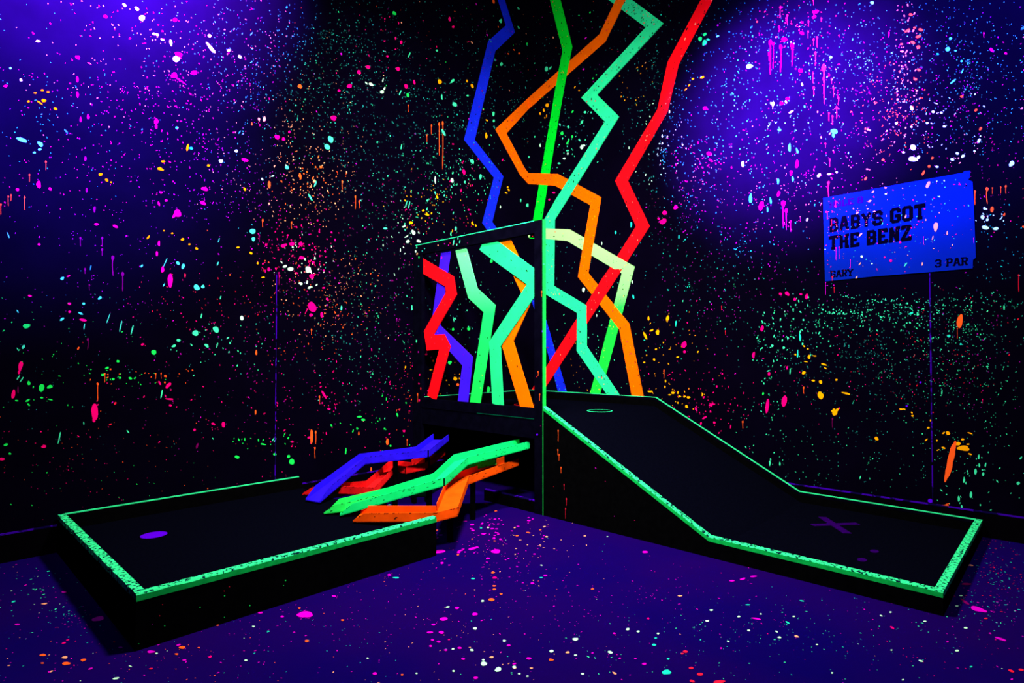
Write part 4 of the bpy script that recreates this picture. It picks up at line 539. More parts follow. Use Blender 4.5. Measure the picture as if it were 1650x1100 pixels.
DATA_MIST = [['L','M',500,4.41,3.25,-0.89,0.29,-0.01,-0.87,0.0021,0.0055],['L','p',260,4.21,3.74,-0.83,0.32,-0.01,-0.52,0.0027,0.0053],
['L','c',120,4.7,3.2,-0.52,0.17,-0.01,-0.65,0.0019,0.0039],['L','P',160,4.08,3.5,-0.69,0.24,-0.01,-0.58,0.0027,0.0069],
['L','P',60,3.86,3.42,-0.32,0.1,-0.0,-0.3,0.0034,0.0067],['L','P',160,4.48,2.73,-0.64,0.15,-0.0,-0.36,0.0025,0.0054],
['L','c',50,4.9,2.88,-0.19,0.06,-0.0,-0.25,0.0022,0.0048],['L','M',220,3.85,2.98,-0.42,0.1,-0.0,-0.45,0.0024,0.0048],
['L','t',150,3.57,3.67,-0.35,0.12,-0.01,-0.63,0.0021,0.0046],['L','t',700,2.84,4.27,-0.81,0.32,-0.0,-0.46,0.0024,0.0066],
['L','t',500,2.58,3.72,-0.8,0.24,-0.0,-0.54,0.0025,0.0069],['L','p',260,3.13,3.38,-0.57,0.16,-0.0,-0.67,0.0028,0.0051],
['L','m',160,3.08,3.9,-0.52,0.18,-0.0,-0.5,0.0029,0.0069],['L','t',500,1.86,4.07,-0.95,0.31,-0.0,-0.79,0.0029,0.0072],
['L','P',50,2.01,4.47,-0.46,0.17,-0.0,-0.32,0.0042,0.0098],['L','t',260,2.58,2.94,-0.86,0.18,-0.0,-0.54,0.0025,0.0063],
['L','p',200,2.95,2.86,-0.36,0.07,-0.0,-0.28,0.0035,0.0087],['L','o',60,2.96,2.92,-0.3,0.06,-0.0,-0.2,0.0047,0.0105],
['L','M',120,3.4,2.61,-0.42,0.08,-0.0,-0.32,0.0027,0.0058],['L','m',220,1.52,3.29,-0.6,0.13,-0.0,-0.54,0.0038,0.0091],
['L','m',70,1.21,3.22,-0.41,0.09,-0.0,-0.28,0.0064,0.0177],['L','t',170,1.17,3.87,-0.46,0.13,-0.0,-0.5,0.0041,0.0097],
['L','y',60,1.52,2.95,-0.51,0.09,-0.0,-0.34,0.0046,0.0122],['L','P',40,0.98,3.27,-0.29,0.06,-0.0,-0.36,0.005,0.0133],
['L','P',120,1.85,2.76,-0.63,0.11,-0.0,-0.39,0.0029,0.0072],['L','t',120,0.78,4.78,-0.61,0.22,-0.0,-0.74,0.0035,0.0078],
['L','t',110,0.25,4.43,-0.45,0.14,0.0,-0.47,0.0037,0.0084],['L','M',200,2.3,2.81,-1.07,0.19,-0.0,-0.74,0.0026,0.0066],
['L','P',180,3.07,2.28,-0.29,0.04,-0.0,-0.22,0.004,0.0125],['L','w',40,3.01,2.18,-0.24,0.03,-0.0,-0.2,0.0052,0.0138],
['L','p',220,2.7,1.92,-0.45,0.03,-0.0,-0.35,0.0024,0.0067],['L','o',160,2.83,1.8,-0.56,0.03,-0.0,-0.4,0.003,0.0077],
['L','M',200,3.24,1.88,-0.61,0.05,-0.0,-0.43,0.0022,0.006],['L','P',70,3.79,1.59,-0.52,0.02,-0.0,-0.3,0.0029,0.0063],
['L','r',50,3.84,1.78,-0.37,0.02,-0.0,-0.2,0.0029,0.0057],['L','m',40,3.7,1.39,-0.29,0.0,-0.0,-0.15,0.0039,0.0089],
['L','M',200,4.58,1.87,-0.54,0.05,-0.0,-0.39,0.0016,0.0036],['L','g',60,4.75,1.38,-0.41,0.0,-0.0,-0.34,0.0023,0.0057],
['L','g',22,4.42,1.18,-0.23,-0.01,-0.0,-0.05,0.0041,0.0083],['L','o',26,4.23,1.18,-0.29,-0.01,-0.0,-0.06,0.0035,0.0078],
['L','t',120,4.39,1.21,-0.77,-0.02,-0.0,-0.45,0.0017,0.0042],['L','M',220,3.5,1.18,-0.92,-0.02,-0.0,-0.52,0.0021,0.0057],
['L','P',120,3.74,0.74,-0.95,-0.09,-0.0,-0.35,0.0024,0.0073],['L','P',140,2.69,0.87,-0.57,-0.04,-0.0,-0.46,0.0043,0.0103],
['L','m',100,2.29,1.15,-0.5,-0.01,-0.0,-0.37,0.0026,0.0079],['L','g',50,2.15,0.59,-0.44,-0.04,-0.0,-0.25,0.004,0.0108],
['L','t',160,2.57,1.46,-0.66,0.01,-0.0,-0.47,0.0025,0.0063],['L','g',24,3.33,0.6,-0.27,-0.03,-0.0,-0.07,0.0043,0.0096],
['L','P',100,4.74,0.54,-0.48,-0.07,-0.0,-0.25,0.0015,0.0042],['L','g',60,4.56,0.47,-0.72,-0.11,-0.0,-0.22,0.0016,0.0044],
['L','M',120,2.0,1.65,-0.3,0.01,-0.0,-0.63,0.0028,0.007],['L','P',90,1.76,1.14,-0.14,-0.0,-0.0,-0.52,0.0036,0.0101],
['L','o',50,1.84,0.89,-0.16,-0.01,-0.0,-0.39,0.0036,0.0086],['L','o',60,4.18,0.64,-0.83,-0.1,-0.0,-0.28,0.0018,0.0048],
['L','m',160,2.3,1.95,-0.43,0.03,-0.0,-0.61,0.0026,0.0066],['L','m',120,1.25,1.68,-0.54,0.02,-0.0,-0.55,0.004,0.0111],
['L','t',80,0.97,2.19,-0.58,0.05,-0.0,-0.43,0.0042,0.0083],['L','y',30,1.16,1.06,-0.55,-0.02,-0.0,-0.21,0.0048,0.0128],
['L','w',26,1.93,2.43,-0.19,0.03,-0.0,-0.26,0.0057,0.0142],['L','m',40,2.01,2.8,-0.46,0.08,-0.0,-0.26,0.0042,0.0098],
['R','t',260,0.41,4.28,0.58,-0.17,-0.0,-0.91,0.0034,0.0086],['R','m',60,0.55,3.87,0.38,-0.09,-0.0,-0.37,0.0067,0.0185],
['R','t',300,1.69,4.39,0.37,-0.13,-0.0,-0.8,0.0028,0.0071],['R','t',260,1.83,3.42,0.43,-0.1,-0.0,-0.59,0.0027,0.0076],
['R','w',70,1.79,3.49,0.29,-0.07,-0.0,-0.39,0.0055,0.0138],['R','y',28,1.38,4.35,0.24,-0.08,-0.0,-0.21,0.0045,0.0104],
['R','P',60,2.24,3.26,0.26,-0.06,-0.0,-0.19,0.0038,0.0102],['R','M',90,2.1,2.72,0.47,-0.08,-0.0,-0.38,0.0026,0.0078],
['R','p',60,2.24,3.01,0.46,-0.09,-0.0,-0.37,0.0026,0.0064],['R','c',340,2.56,3.85,0.55,-0.17,-0.01,-0.72,0.003,0.0073],
['R','c',200,2.97,4.24,0.66,-0.25,-0.0,-0.34,0.0022,0.0056],['R','r',60,3.18,4.27,0.31,-0.12,-0.0,-0.17,0.0032,0.0086],
['R','P',60,3.13,4.24,0.37,-0.14,-0.0,-0.34,0.0033,0.0087],['R','M',150,2.68,3.46,0.77,-0.2,-0.01,-0.71,0.0024,0.0065],
['R','m',120,2.91,3.46,0.56,-0.15,-0.0,-0.58,0.0028,0.0074],['R','m',700,3.71,3.76,0.72,-0.25,-0.01,-0.57,0.0019,0.0048],
['R','m',500,4.36,3.53,0.37,-0.13,-0.01,-0.52,0.0017,0.0046],['R','M',240,4.32,3.31,0.41,-0.13,-0.01,-0.61,0.0021,0.0055],
['R','p',110,3.97,3.72,0.06,-0.02,-0.0,-0.4,0.0036,0.0091],['R','o',170,3.88,3.29,0.21,-0.06,-0.0,-0.3,0.0028,0.0083],
['R','p',90,3.84,3.1,0.47,-0.12,-0.0,-0.3,0.0028,0.0075],['R','M',260,3.71,3.5,0.4,-0.12,-0.0,-0.46,0.0019,0.0048],
['R','w',60,4.13,3.13,0.32,-0.09,-0.0,-0.24,0.0035,0.0079],['R','P',140,4.5,2.84,0.21,-0.05,-0.0,-0.41,0.002,0.0052],
['R','M',110,3.22,2.93,0.51,-0.11,-0.0,-0.33,0.0021,0.0058],['R','P',80,2.84,2.72,0.68,-0.12,-0.0,-0.35,0.0023,0.0063],
['R','c',200,2.61,2.34,0.72,-0.09,-0.0,-0.47,0.0024,0.0066],['R','p',100,3.01,2.86,0.32,-0.06,-0.0,-0.34,0.0022,0.0055],
['R','w',20,4.46,2.35,0.11,-0.02,-0.0,-0.07,0.0048,0.0113],['R','c',120,4.56,2.01,0.17,-0.02,-0.0,-0.31,0.002,0.0047],
['R','M',120,2.95,2.13,0.55,-0.06,-0.0,-0.34,0.0022,0.0061],['R','m',240,3.46,1.68,0.53,-0.02,-0.0,-0.12,0.0035,0.009],
['R','m',180,3.95,1.71,0.37,-0.02,-0.0,-0.1,0.0027,0.0068],['R','m',260,4.34,1.53,0.29,-0.01,-0.0,-0.23,0.0025,0.0058],
['R','m',60,3.05,1.48,0.27,-0.0,-0.0,-0.17,0.0044,0.0109],['R','m',50,2.89,1.17,0.11,0.0,-0.0,-0.4,0.0039,0.0101],
['R','t',500,3.69,1.34,0.72,0.0,-0.0,-0.31,0.0024,0.0053],['R','m',260,3.77,1.19,0.65,0.02,-0.01,-0.5,0.0019,0.0047],
['R','m',180,4.18,1.1,0.31,0.01,-0.0,-0.38,0.0021,0.0051],['R','t',200,3.59,0.67,0.69,0.07,-0.0,-0.41,0.0019,0.0049],
['R','r',160,4.11,1.39,0.47,-0.0,-0.0,-0.38,0.0022,0.0052],['R','M',160,4.33,1.29,0.33,0.0,-0.0,-0.42,0.0017,0.0045],
['R','P',80,3.21,1.07,0.61,0.02,-0.0,-0.33,0.0026,0.0058],['R','m',60,2.88,0.6,0.33,0.03,-0.0,-0.34,0.0034,0.0084],
['R','m',100,3.68,0.47,0.58,0.07,-0.0,-0.2,0.0019,0.0048],['R','m',50,4.33,0.46,0.22,0.03,-0.0,-0.23,0.0033,0.0074],
['R','m',90,4.47,0.75,0.21,0.02,-0.0,-0.41,0.002,0.0044],['R','P',60,2.35,0.85,0.25,0.02,-0.0,-0.24,0.005,0.0136],
['R','P',40,2.09,0.84,0.4,0.02,-0.0,-0.31,0.0032,0.0078],['R','y',50,1.89,1.4,0.35,-0.0,-0.0,-0.32,0.004,0.0121],
['R','y',34,1.95,0.89,0.24,0.01,-0.0,-0.11,0.0053,0.0146],['R','M',160,2.36,1.76,0.57,-0.03,-0.0,-0.49,0.0025,0.0068],
['R','c',160,2.1,2.03,0.54,-0.04,-0.0,-0.63,0.0026,0.0072],['R','m',60,2.54,1.64,0.55,-0.02,-0.0,-0.48,0.003,0.0072],
['R','P',40,2.03,1.21,0.41,0.01,-0.0,-0.38,0.0039,0.0105],['R','m',90,0.95,1.41,0.52,-0.0,-0.0,-0.64,0.0039,0.0094],
['R','y',24,0.68,1.12,0.37,0.01,-0.0,-0.22,0.0041,0.0114],['R','t',60,0.69,2.43,0.55,-0.06,-0.0,-0.37,0.0041,0.0098],
['F','c',220,4.88,1.16,-0.33,0.35,0.12,0.71,0.0024,0.0072],['F','M',220,4.89,1.25,-0.32,0.34,0.13,0.76,0.0028,0.0069],
['F','m',60,4.96,0.62,-0.15,0.15,0.06,0.45,0.0045,0.01],['F','o',120,4.72,1.95,-0.3,0.32,0.08,0.3,0.0023,0.0061],
['F','M',120,4.61,1.99,-0.31,0.32,0.11,0.36,0.002,0.0063],['F','M',220,4.11,2.06,-0.35,0.36,0.23,0.46,0.0028,0.0074],
['F','c',120,4.07,2.47,-0.36,0.37,0.18,0.31,0.002,0.0057],['F','M',160,3.52,2.13,-0.39,0.41,0.26,0.36,0.0028,0.0072],
['F','M',150,2.68,1.92,-0.27,0.28,0.36,0.38,0.0053,0.0121],['F','M',50,2.46,1.75,-0.19,0.2,0.25,0.26,0.0083,0.025],
['F','p',90,2.41,2.2,-0.24,0.25,0.4,0.34,0.0038,0.0106],['F','M',120,3.21,2.57,-0.29,0.3,0.35,0.35,0.0027,0.008],
['F','p',120,3.68,2.88,-0.3,0.31,0.23,0.25,0.002,0.0057],['F','M',120,3.21,3.01,-0.26,0.27,0.43,0.35,0.0023,0.0065],
['F','m',40,3.37,3.36,-0.23,0.24,0.17,0.12,0.003,0.0069],['F','M',200,2.62,3.19,-0.33,0.35,0.44,0.26,0.0027,0.007],
['F','m',160,2.8,3.54,-0.34,0.35,0.43,0.21,0.0022,0.0058],['F','m',220,2.71,3.89,-0.4,0.41,0.36,0.13,0.002,0.0053],
['F','M',260,2.45,3.8,-0.54,0.56,0.64,0.23,0.0019,0.0056],['F','c',100,2.39,4.15,-0.28,0.3,0.41,0.1,0.0021,0.0059],
['F','r',260,0.83,4.53,-0.13,0.14,0.66,0.05,0.0031,0.0082],['F','c',260,0.93,4.56,-0.13,0.13,0.63,0.04,0.003,0.0084],
['F','M',160,1.51,4.58,-0.14,0.14,0.58,0.04,0.003,0.0075],['F','m',60,1.78,4.5,-0.13,0.14,0.26,0.03,0.0032,0.0074],
['F','M',60,2.46,1.01,-0.21,0.22,0.16,0.21,0.0059,0.0137],['F','m',16,2.28,0.78,-0.19,0.2,0.13,0.17,0.0075,0.0171],
['F','o',120,3.48,1.89,-0.52,0.54,0.34,0.5,0.0024,0.0066],['F','P',90,2.39,4.39,-0.3,0.32,0.25,0.04,0.0019,0.0049],
['S','P',200,3.87,2.34,0.51,-0.07,-0.0,-0.4,0.0018,0.0055],['S','p',90,3.7,2.47,0.36,-0.06,-0.0,-0.31,0.0024,0.0067],
['S','m',80,4.0,2.42,0.41,-0.07,-0.0,-0.34,0.0022,0.0049],['S','r',70,3.44,2.4,0.1,-0.01,-0.0,-0.32,0.0025,0.0061]]

# ------------------------------------------------------------------ materials
def lin(h):
    r = [int(h[i:i+2], 16)/255 for i in (0, 2, 4)]
    return tuple(c/12.92 if c <= .04045 else ((c+.055)/1.055)**2.4 for c in r)
def mat(name, col, var=0.0, scale=8.0, col2=None, rough=1.0, thresh=None, stretch=None):
    """diffuse paint; var = small tonal variation; col2 + thresh = worn patches of a second colour"""
    m = bpy.data.materials.new(name); m.use_nodes = True; nt = m.node_tree; nt.nodes.clear()
    out = nt.nodes.new('ShaderNodeOutputMaterial'); bs = nt.nodes.new('ShaderNodeBsdfDiffuse')
    bs.inputs['Roughness'].default_value = 0.3
    nt.links.new(bs.outputs[0], out.inputs[0])
    bs.inputs['Color'].default_value = (*col, 1)
    if var or col2:
        tc = nt.nodes.new('ShaderNodeTexCoord'); nz = nt.nodes.new('ShaderNodeTexNoise')
        nz.inputs['Scale'].default_value = scale; nz.inputs['Detail'].default_value = 6
        src = tc.outputs['Object']
        if stretch:
            mp = nt.nodes.new('ShaderNodeMapping'); mp.inputs['Scale'].default_value = stretch
            nt.links.new(src, mp.inputs[0]); src = mp.outputs[0]
        nt.links.new(src, nz.inputs['Vector'])
        rp = nt.nodes.new('ShaderNodeValToRGB'); nt.links.new(nz.outputs['Fac'], rp.inputs[0])
        e = rp.color_ramp.elements
        if thresh:
            e[0].position = thresh-0.02; e[1].position = thresh+0.02
        else:
            e[0].position = 0.3; e[1].position = 0.7
        c2 = col2 if col2 else tuple(c*(1-var) for c in col)
        e[0].color = (*col, 1); e[1].color = (*c2, 1)
        nt.links.new(rp.outputs[0], bs.inputs['Color'])
    return m
PAL = {  # fluorescent paints and their everyday colours
 'P': (0.95, 0.0, 0.22), 'M': (0.62, 0.0, 0.62), 'D': (0.16, 0.0, 0.10), 'm': (0.05, 0.80, 0.50), 'w': (0.50, 0.95, 0.75),
 'g': (0.01, 0.85, 0.12), 'o': (0.95, 0.10, 0.015), 'r': (0.80, 0.01, 0.05), 'y': (0.95, 0.38, 0.0), 'p': (0.95, 0.36, 0.22),
 't': (0.02, 0.32, 0.36), 'v': (0.10, 0.0, 0.95), 'c': (0.01, 0.70, 0.60), 'k': (0.004, 0.004, 0.006)}
SM = {k: mat('paint_splatter_'+n, PAL[k]) for k, n in dict(P='pink', M='magenta', D='plum', m='mint', w='pale_mint', g='green', o='orange', r='red', y='amber', p='peach', t='teal', v='violet', c='cyan', k='black').items()}
M = {
 'wall': mat('black_wall_paint', (0.0012, 0.0005, 0.0056), 0.3, 3.0),
 'floor': mat('carpet', (0.0026, 0.0003, 0.090), 0, 0.9, (0.0095, 0.0003, 0.080)),
 'base': mat('baseboard_paint', (0.0010, 0.0007, 0.0020)),
 'black': mat('black_panel_paint', (0.0012, 0.0012, 0.0018), 0.4, 20),
 'deck': mat('dark_felt', (0.0011, 0.0012, 0.0050), 0.3, 60),
 'frame': mat('dark_frame_paint', (0.0015, 0.0012, 0.0065), 0.5, 12),
 'trim': mat('shaded_green_edge_paint', (0.004, 0.50, 0.09), 0.35, 30),  # outer rail faces: shade put into a darker green than the tops
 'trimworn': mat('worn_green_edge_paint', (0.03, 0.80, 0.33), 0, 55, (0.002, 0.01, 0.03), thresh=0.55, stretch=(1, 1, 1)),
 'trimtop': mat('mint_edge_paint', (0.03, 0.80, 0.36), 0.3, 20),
 'postgreen': mat('bright_green_edge_paint', (0.01, 0.85, 0.10), 0.4, 25),
 'violet': mat('violet_caulk', (0.04, 0.0, 0.42), 0, 14, (0.004, 0.001, 0.05), thresh=0.52),
 'cupviolet': mat('violet_cup_paint', (0.09, 0.0, 0.75)), 'crossviolet': mat('faded_violet_tape', (0.022, 0.0, 0.11), 0.4, 30),
 'red': mat('red_paint', (0.98, 0.003, 0.010), 0.08, 6), 'blue': mat('blue_paint', (0.006, 0.020, 1.0), 0.25, 3),
 'screenblue': mat('blue_violet_paint', (0.045, 0.008, 1.0), 0.25, 3),
 'orange': mat('orange_paint', (0.98, 0.135, 0.0), 0.10, 5), 'green': mat('green_paint', (0.0, 0.78, 0.03), 0.12, 4),
 'turquoise': mat('turquoise_paint', (0.02, 0.80, 0.40), 0.12, 5), 'screenturq': mat('sea_green_paint', (0.015, 0.72, 0.27), 0.2, 5), 'dullgreen': mat('rubbed_green_line', (0.0, 0.10, 0.06)), 'mintgreen': mat('mint_green_paint', (0.01, 0.85, 0.16), 0.2, 4),
 'chutegreen': mat('green_chute_paint', (0.005, 0.80, 0.22), 0.2, 8), 'chutelime': mat('lime_chute_paint', (0.02, 0.88, 0.14), 0.15, 8),
 'chuteblue': mat('blue_chute_paint', (0.022, 0.006, 1.0), 0.3, 8), 'chutered': mat('red_chute_paint', (0.95, 0.01, 0.015), 0.35, 12),
 'chuteorange': mat('orange_chute_paint', (0.98, 0.085, 0.003), 0.3, 9),
 'sign': mat('blue_sign_board', (0.001, 0.013, 0.28), 0.15, 2.5), 'signink': mat('dark_sign_ink', (0.0008, 0.0004, 0.006)), 'signviolet': mat('violet_sign_ink', (0.010, 0.0, 0.085)),
}
def z_fade(name, stops):   # one strip painted in a run of colours from top to bottom
    m = bpy.data.materials.new(name); m.use_nodes = True; nt = m.node_tree; nt.nodes.clear()
    out = nt.nodes.new('ShaderNodeOutputMaterial'); bs = nt.nodes.new('ShaderNodeBsdfDiffuse'); nt.links.new(bs.outputs[0], out.inputs[0])
    tc = nt.nodes.new('ShaderNodeTexCoord'); sp = nt.nodes.new('ShaderNodeSeparateXYZ'); mr = nt.nodes.new('ShaderNodeMapRange')
    nt.links.new(tc.outputs['Object'], sp.inputs[0]); nt.links.new(sp.outputs['Z'], mr.inputs['Value'])
    z0, z1 = stops[0][0], stops[-1][0]
    mr.inputs['From Min'].default_value = z0; mr.inputs['From Max'].default_value = z1
    rp = nt.nodes.new('ShaderNodeValToRGB'); nt.links.new(mr.outputs[0], rp.inputs[0]); nt.links.new(rp.outputs[0], bs.inputs['Color'])
    e = rp.color_ramp.elements
    while len(e) < len(stops): e.new(0.5)
    for i, (z, c) in enumerate(stops): e[i].position = (z-z0)/(z1-z0); e[i].color = (*c, 1)
    return m
M['pale'] = z_fade('pale_green_two_tone_paint', [(0.80, (0.01, 0.85, 0.06)), (1.0, (0.02, 0.88, 0.10)), (1.15, (0.22, 0.80, 0.25)), (2.0, (0.42, 0.80, 0.36)), (2.7, (0.50, 0.82, 0.42))])
M['screenmint'] = z_fade('mint_to_green_paint', [(0.85, (0.01, 0.88, 0.10)), (1.7, (0.01, 0.88, 0.16)), (2.0, (0.08, 0.85, 0.32)), (2.4, (0.16, 0.85, 0.40))])

# ------------------------------------------------------------------ mesh helpers
class MB:
    def __init__(s): s.v = []; s.f = []; s.m = []; s.mats = []
    def mi(s, m):
        if m not in s.mats: s.mats.append(m)
        return s.mats.index(m)
    def poly(s, pts, m):
        b = len(s.v); s.v += [tuple(p) for p in pts]; s.f.append(tuple(range(b, b+len(pts)))); s.m.append(s.mi(m))
    def box(s, a, b, m):
        (x0, y0, z0), (x1, y1, z1) = a, b
        n = len(s.v); s.v += [(x0,y0,z0),(x1,y0,z0),(x1,y1,z0),(x0,y1,z0),(x0,y0,z1),(x1,y0,z1),(x1,y1,z1),(x0,y1,z1)]
        for f in ((0,3,2,1),(4,5,6,7),(0,1,5,4),(1,2,6,5),(2,3,7,6),(3,0,4,7)):
            s.f.append(tuple(n+i for i in f)); s.m.append(s.mi(m))
    def prism(s, base, off, m):          # closed prism: outline swept by a vector
        n = len(s.v); k = len(base); off = Vector(off)
        s.v += [tuple(p) for p in base] + [tuple(Vector(p)+off) for p in base]
        s.f.append(tuple(range(n+k-1, n-1, -1))); s.m.append(s.mi(m))
        s.f.append(tuple(range(n+k, n+2*k))); s.m.append(s.mi(m))
        for i in range(k):
            j = (i+1) % k; s.f.append((n+i, n+j, n+k+j, n+k+i)); s.m.append(s.mi(m))
    def build(s, name, parent=None, bevel=0):
        me = bpy.data.meshes.new(name); me.from_pydata(s.v, [], s.f)
        for m in s.mats: me.materials.append(m)
        me.polygons.foreach_set('material_index', s.m); me.update()
        o = bpy.data.objects.new(name, me); C.objects.link(o)
        if parent:
            o.parent = parent; me.transform(Matrix.Translation(-parent.location))
        if bevel:
            b = o.modifiers.new('bevel', 'BEVEL'); b.width = bevel; b.segments = 2; b.limit_method = 'ANGLE'
        return o
def thing(name, label, cat, loc, group=None):
    o = bpy.data.objects.new(name, None); C.objects.link(o); o.location = loc; o['label'] = label; o['category'] = cat
    o.empty_display_size = 0.1
    if group: o['group'] = group
    return o
def tag(o, label, cat, group=None):
    o['label'] = label; o['category'] = cat
    if group: o['group'] = group
    return o
def recentre(o):                       # put a top-level mesh's origin at its base centre
    me = o.data; xs = [v.co for v in me.vertices]
    c = Vector(((min(p.x for p in xs)+max(p.x for p in xs))/2, (min(p.y for p in xs)+max(p.y for p in xs))/2, min(p.z for p in xs)))
    me.transform(Matrix.Translation(-c)); o.location = c; return o

# ------------------------------------------------------------------ splatter: thin blobs of paint that are part of the surface's own mesh
def blob(mb, surf, c, e1, e2, m, n=9, jag=0.16, off=0.0015):
    pts = []
    ph = random.random()*6.28; a3 = random.uniform(0, jag); a2 = random.uniform(0, jag)
    for i in range(n):
        t = 2*math.pi*i/n; r = 1 + a2*math.sin(2*t+ph) + a3*math.sin(3*t+2*ph) + random.uniform(-jag, jag)*0.35
        pts.append(surf(c[0]+r*(e1[0]*math.cos(t)+e2[0]*math.sin(t)), c[1]+r*(e1[1]*math.cos(t)+e2[1]*math.sin(t)), off))
    mb.poly(pts, m)
MORE = {  # the splatter carries on past the frame: x0, x1, y0, y1, count
 'L': [(5.1, 7.2, 0.2, 6.3, 2600), (0, 5.1, 3.9, 6.3, 500)], 'R': [(4.65, 6.8, 0.2, 6.3, 2600), (0, 4.65, 4.4, 6.3, 500)],
 'F': [(0.0, 7.2, 1.9, 6.8, 600), (4.9, 7.2, -0.05, 2.2, 500)]}
def splats(mb, surf, key, lims, black=None):
    for x0, x1, y0, y1, n in MORE.get(key, []):
        for i in range(n):
            r = 0.0022+0.010*random.random()**5; a = random.uniform(0, 3.14); s_ = random.uniform(1, 1.8)
            p = (random.uniform(x0, x1), random.uniform(y0, y1))
            blob(mb, surf, p, (r*s_*math.cos(a), r*s_*math.sin(a)), (-r*math.sin(a), r*math.cos(a)), SM[random.choice('PMMmcpotg' if key != 'F' else 'MMMPwcp')], 6, 0.2, random.uniform(0.001, 0.0016))
    def ok(p): return lims[0] < p[0] < lims[1] and lims[2] < p[1] < lims[3]
    for W, col, n, cx, cy, ax, ay, bx, by, r0, r1 in DATA_MIST:
        if W != key: continue
        for i in range(int(n*(0.42 if key == 'F' else 0.75))):
            rr = math.sqrt(random.random())*1.35 if random.random() < 0.6 else abs(random.gauss(0, 0.8))
            t = random.uniform(0, 6.283)
            p = (cx+rr*(ax*math.cos(t)+bx*math.sin(t)), cy+rr*(ay*math.cos(t)+by*math.sin(t)))
            if not ok(p): continue
            r = (r0+(r1-r0)*random.random()**4)*(0.62 if key == 'F' else 0.8); st = random.uniform(1, 2.0); a = random.gauss(1.57, 0.6) if key != 'F' else random.uniform(0, 3.14)
            e1 = (r*st*math.cos(a), r*st*math.sin(a)); e2 = (-r*math.sin(a)/math.sqrt(st), r*math.cos(a)/math.sqrt(st))
            blob(mb, surf, p, e1, e2, SM[col], 6 if r < 0.012 else 8, 0.25, random.uniform(0.0010, 0.0016))
    for kind, col, x, y, a, b, c, d in DATA_SPLATS.get(key, []):
        off = random.uniform(0.0018, 0.0026)
        if kind == 'e':
            s = math.hypot(a, b)
            blob(mb, surf, (x, y), (a, b), (c, d), SM[col], 14 if s > 0.02 else 9, 0.14, off)
        else:
            w = math.hypot(a, b)*0.8; L = math.hypot(c, d); ux = (c/L, d/L); vx = (a/math.hypot(a, b), b/math.hypot(a, b))
            blob(mb, surf, (x, y), (vx[0]*w, vx[1]*w), (ux[0]*w*1.7, ux[1]*w*1.7), SM[col], 10, 0.12, off)
            pts = []; k = 7; wob = random.uniform(-.3, .3)*w
            for sgn, rng in ((1, range(k)), (-1, range(k-1, -1, -1))):
                for i in rng:
                    t = i/(k-1); hw = w*(0.34 if t < 0.8 else 0.45)*(1-0.3*t)*sgn
                    if t == 1: hw *= 0.4
                    q = wob*math.sin(t*4)
                    pts.append(surf(x+vx[0]*(hw+q)+ux[0]*L*t, y+vx[1]*(hw+q)+ux[1]*L*t, off+0.0001))
            mb.poly(pts, SM[col])
SURF = {'L': lambda a, b, o: (a, WALL_L+o, b), 'R': lambda a, b, o: (o, a, b), 'F': lambda a, b, o: (a, b, o)}

# ------------------------------------------------------------------ the setting
HALL_X, HALL_Y, HALL_Z = 7.2, 6.8, 6.4
mb = MB(); mb.box((0, WALL_L-0.12, 0), (HALL_X, WALL_L, HALL_Z), M['wall']); splats(mb, SURF['L'], 'L', (0.01, HALL_X, 0.2, HALL_Z))
o = mb.build('wall_left'); o['kind'] = 'structure'
mb = MB(); mb.box((-0.12, WALL_L-0.12, 0), (0, HALL_Y, HALL_Z), M['wall']); splats(mb, SURF['R'], 'R', (WALL_L+0.01, HALL_Y, 0.2, HALL_Z))
o = mb.build('wall_right'); o['kind'] = 'structure'
mb = MB(); mb.box((-0.12, WALL_L-0.12, -0.1), (HALL_X, HALL_Y, 0), M['floor']); splats(mb, SURF['F'], 'F', (0.02, HALL_X, WALL_L+0.02, HALL_Y))
o = mb.build('floor'); o['kind'] = 'structure'
for nm, a, b, c, d in (('baseboard_left', (0.012, WALL_L, 0), (HALL_X, WALL_L+0.012, 0.178), (0.012, WALL_L, 0.178), (HALL_X, WALL_L+0.013, 0.188)),
                       ('baseboard_right', (0, WALL_L, 0), (0.012, HALL_Y, 0.178), (0, WALL_L, 0.178), (0.013, HALL_Y, 0.188))):
    mb = MB(); mb.box(a, b, M['base']); mb.box(c, d, M['violet']); o = mb.build(nm); o['kind'] = 'structure'
# panel seams filled with violet caulk
def seam(name, surf, x, z0, z1, lean):
    mb = MB(); z = z0
    while z < z1:
        z2 = min(z1, z+random.uniform(0.05, 0.16)); wd = random.uniform(0.002, 0.0045)
        xa, xb = x+lean*(z-z0)+random.uniform(-.001, .001), x+lean*(z2-z0)
        base = [surf(xa-wd, z, 0.0005), surf(xa+wd, z, 0.0005), surf(xb+wd, z2, 0.0005), surf(xb-wd, z2, 0.0005)]
        o = Vector(surf(0, 0, 0.004))-Vector(surf(0, 0, 0)); mb.prism(base, o, M['violet'])
        z = z2 if random.random() < 0.72 else z2+random.uniform(0.01, 0.05)
    o = mb.build(name); o['kind'] = 'structure'
seam('trim_1', SURF['L'], 3.262, 0.19, 2.05, 0.0)
seam('trim_2', SURF['R'], 4.106, 0.19, 1.965, 0.0)

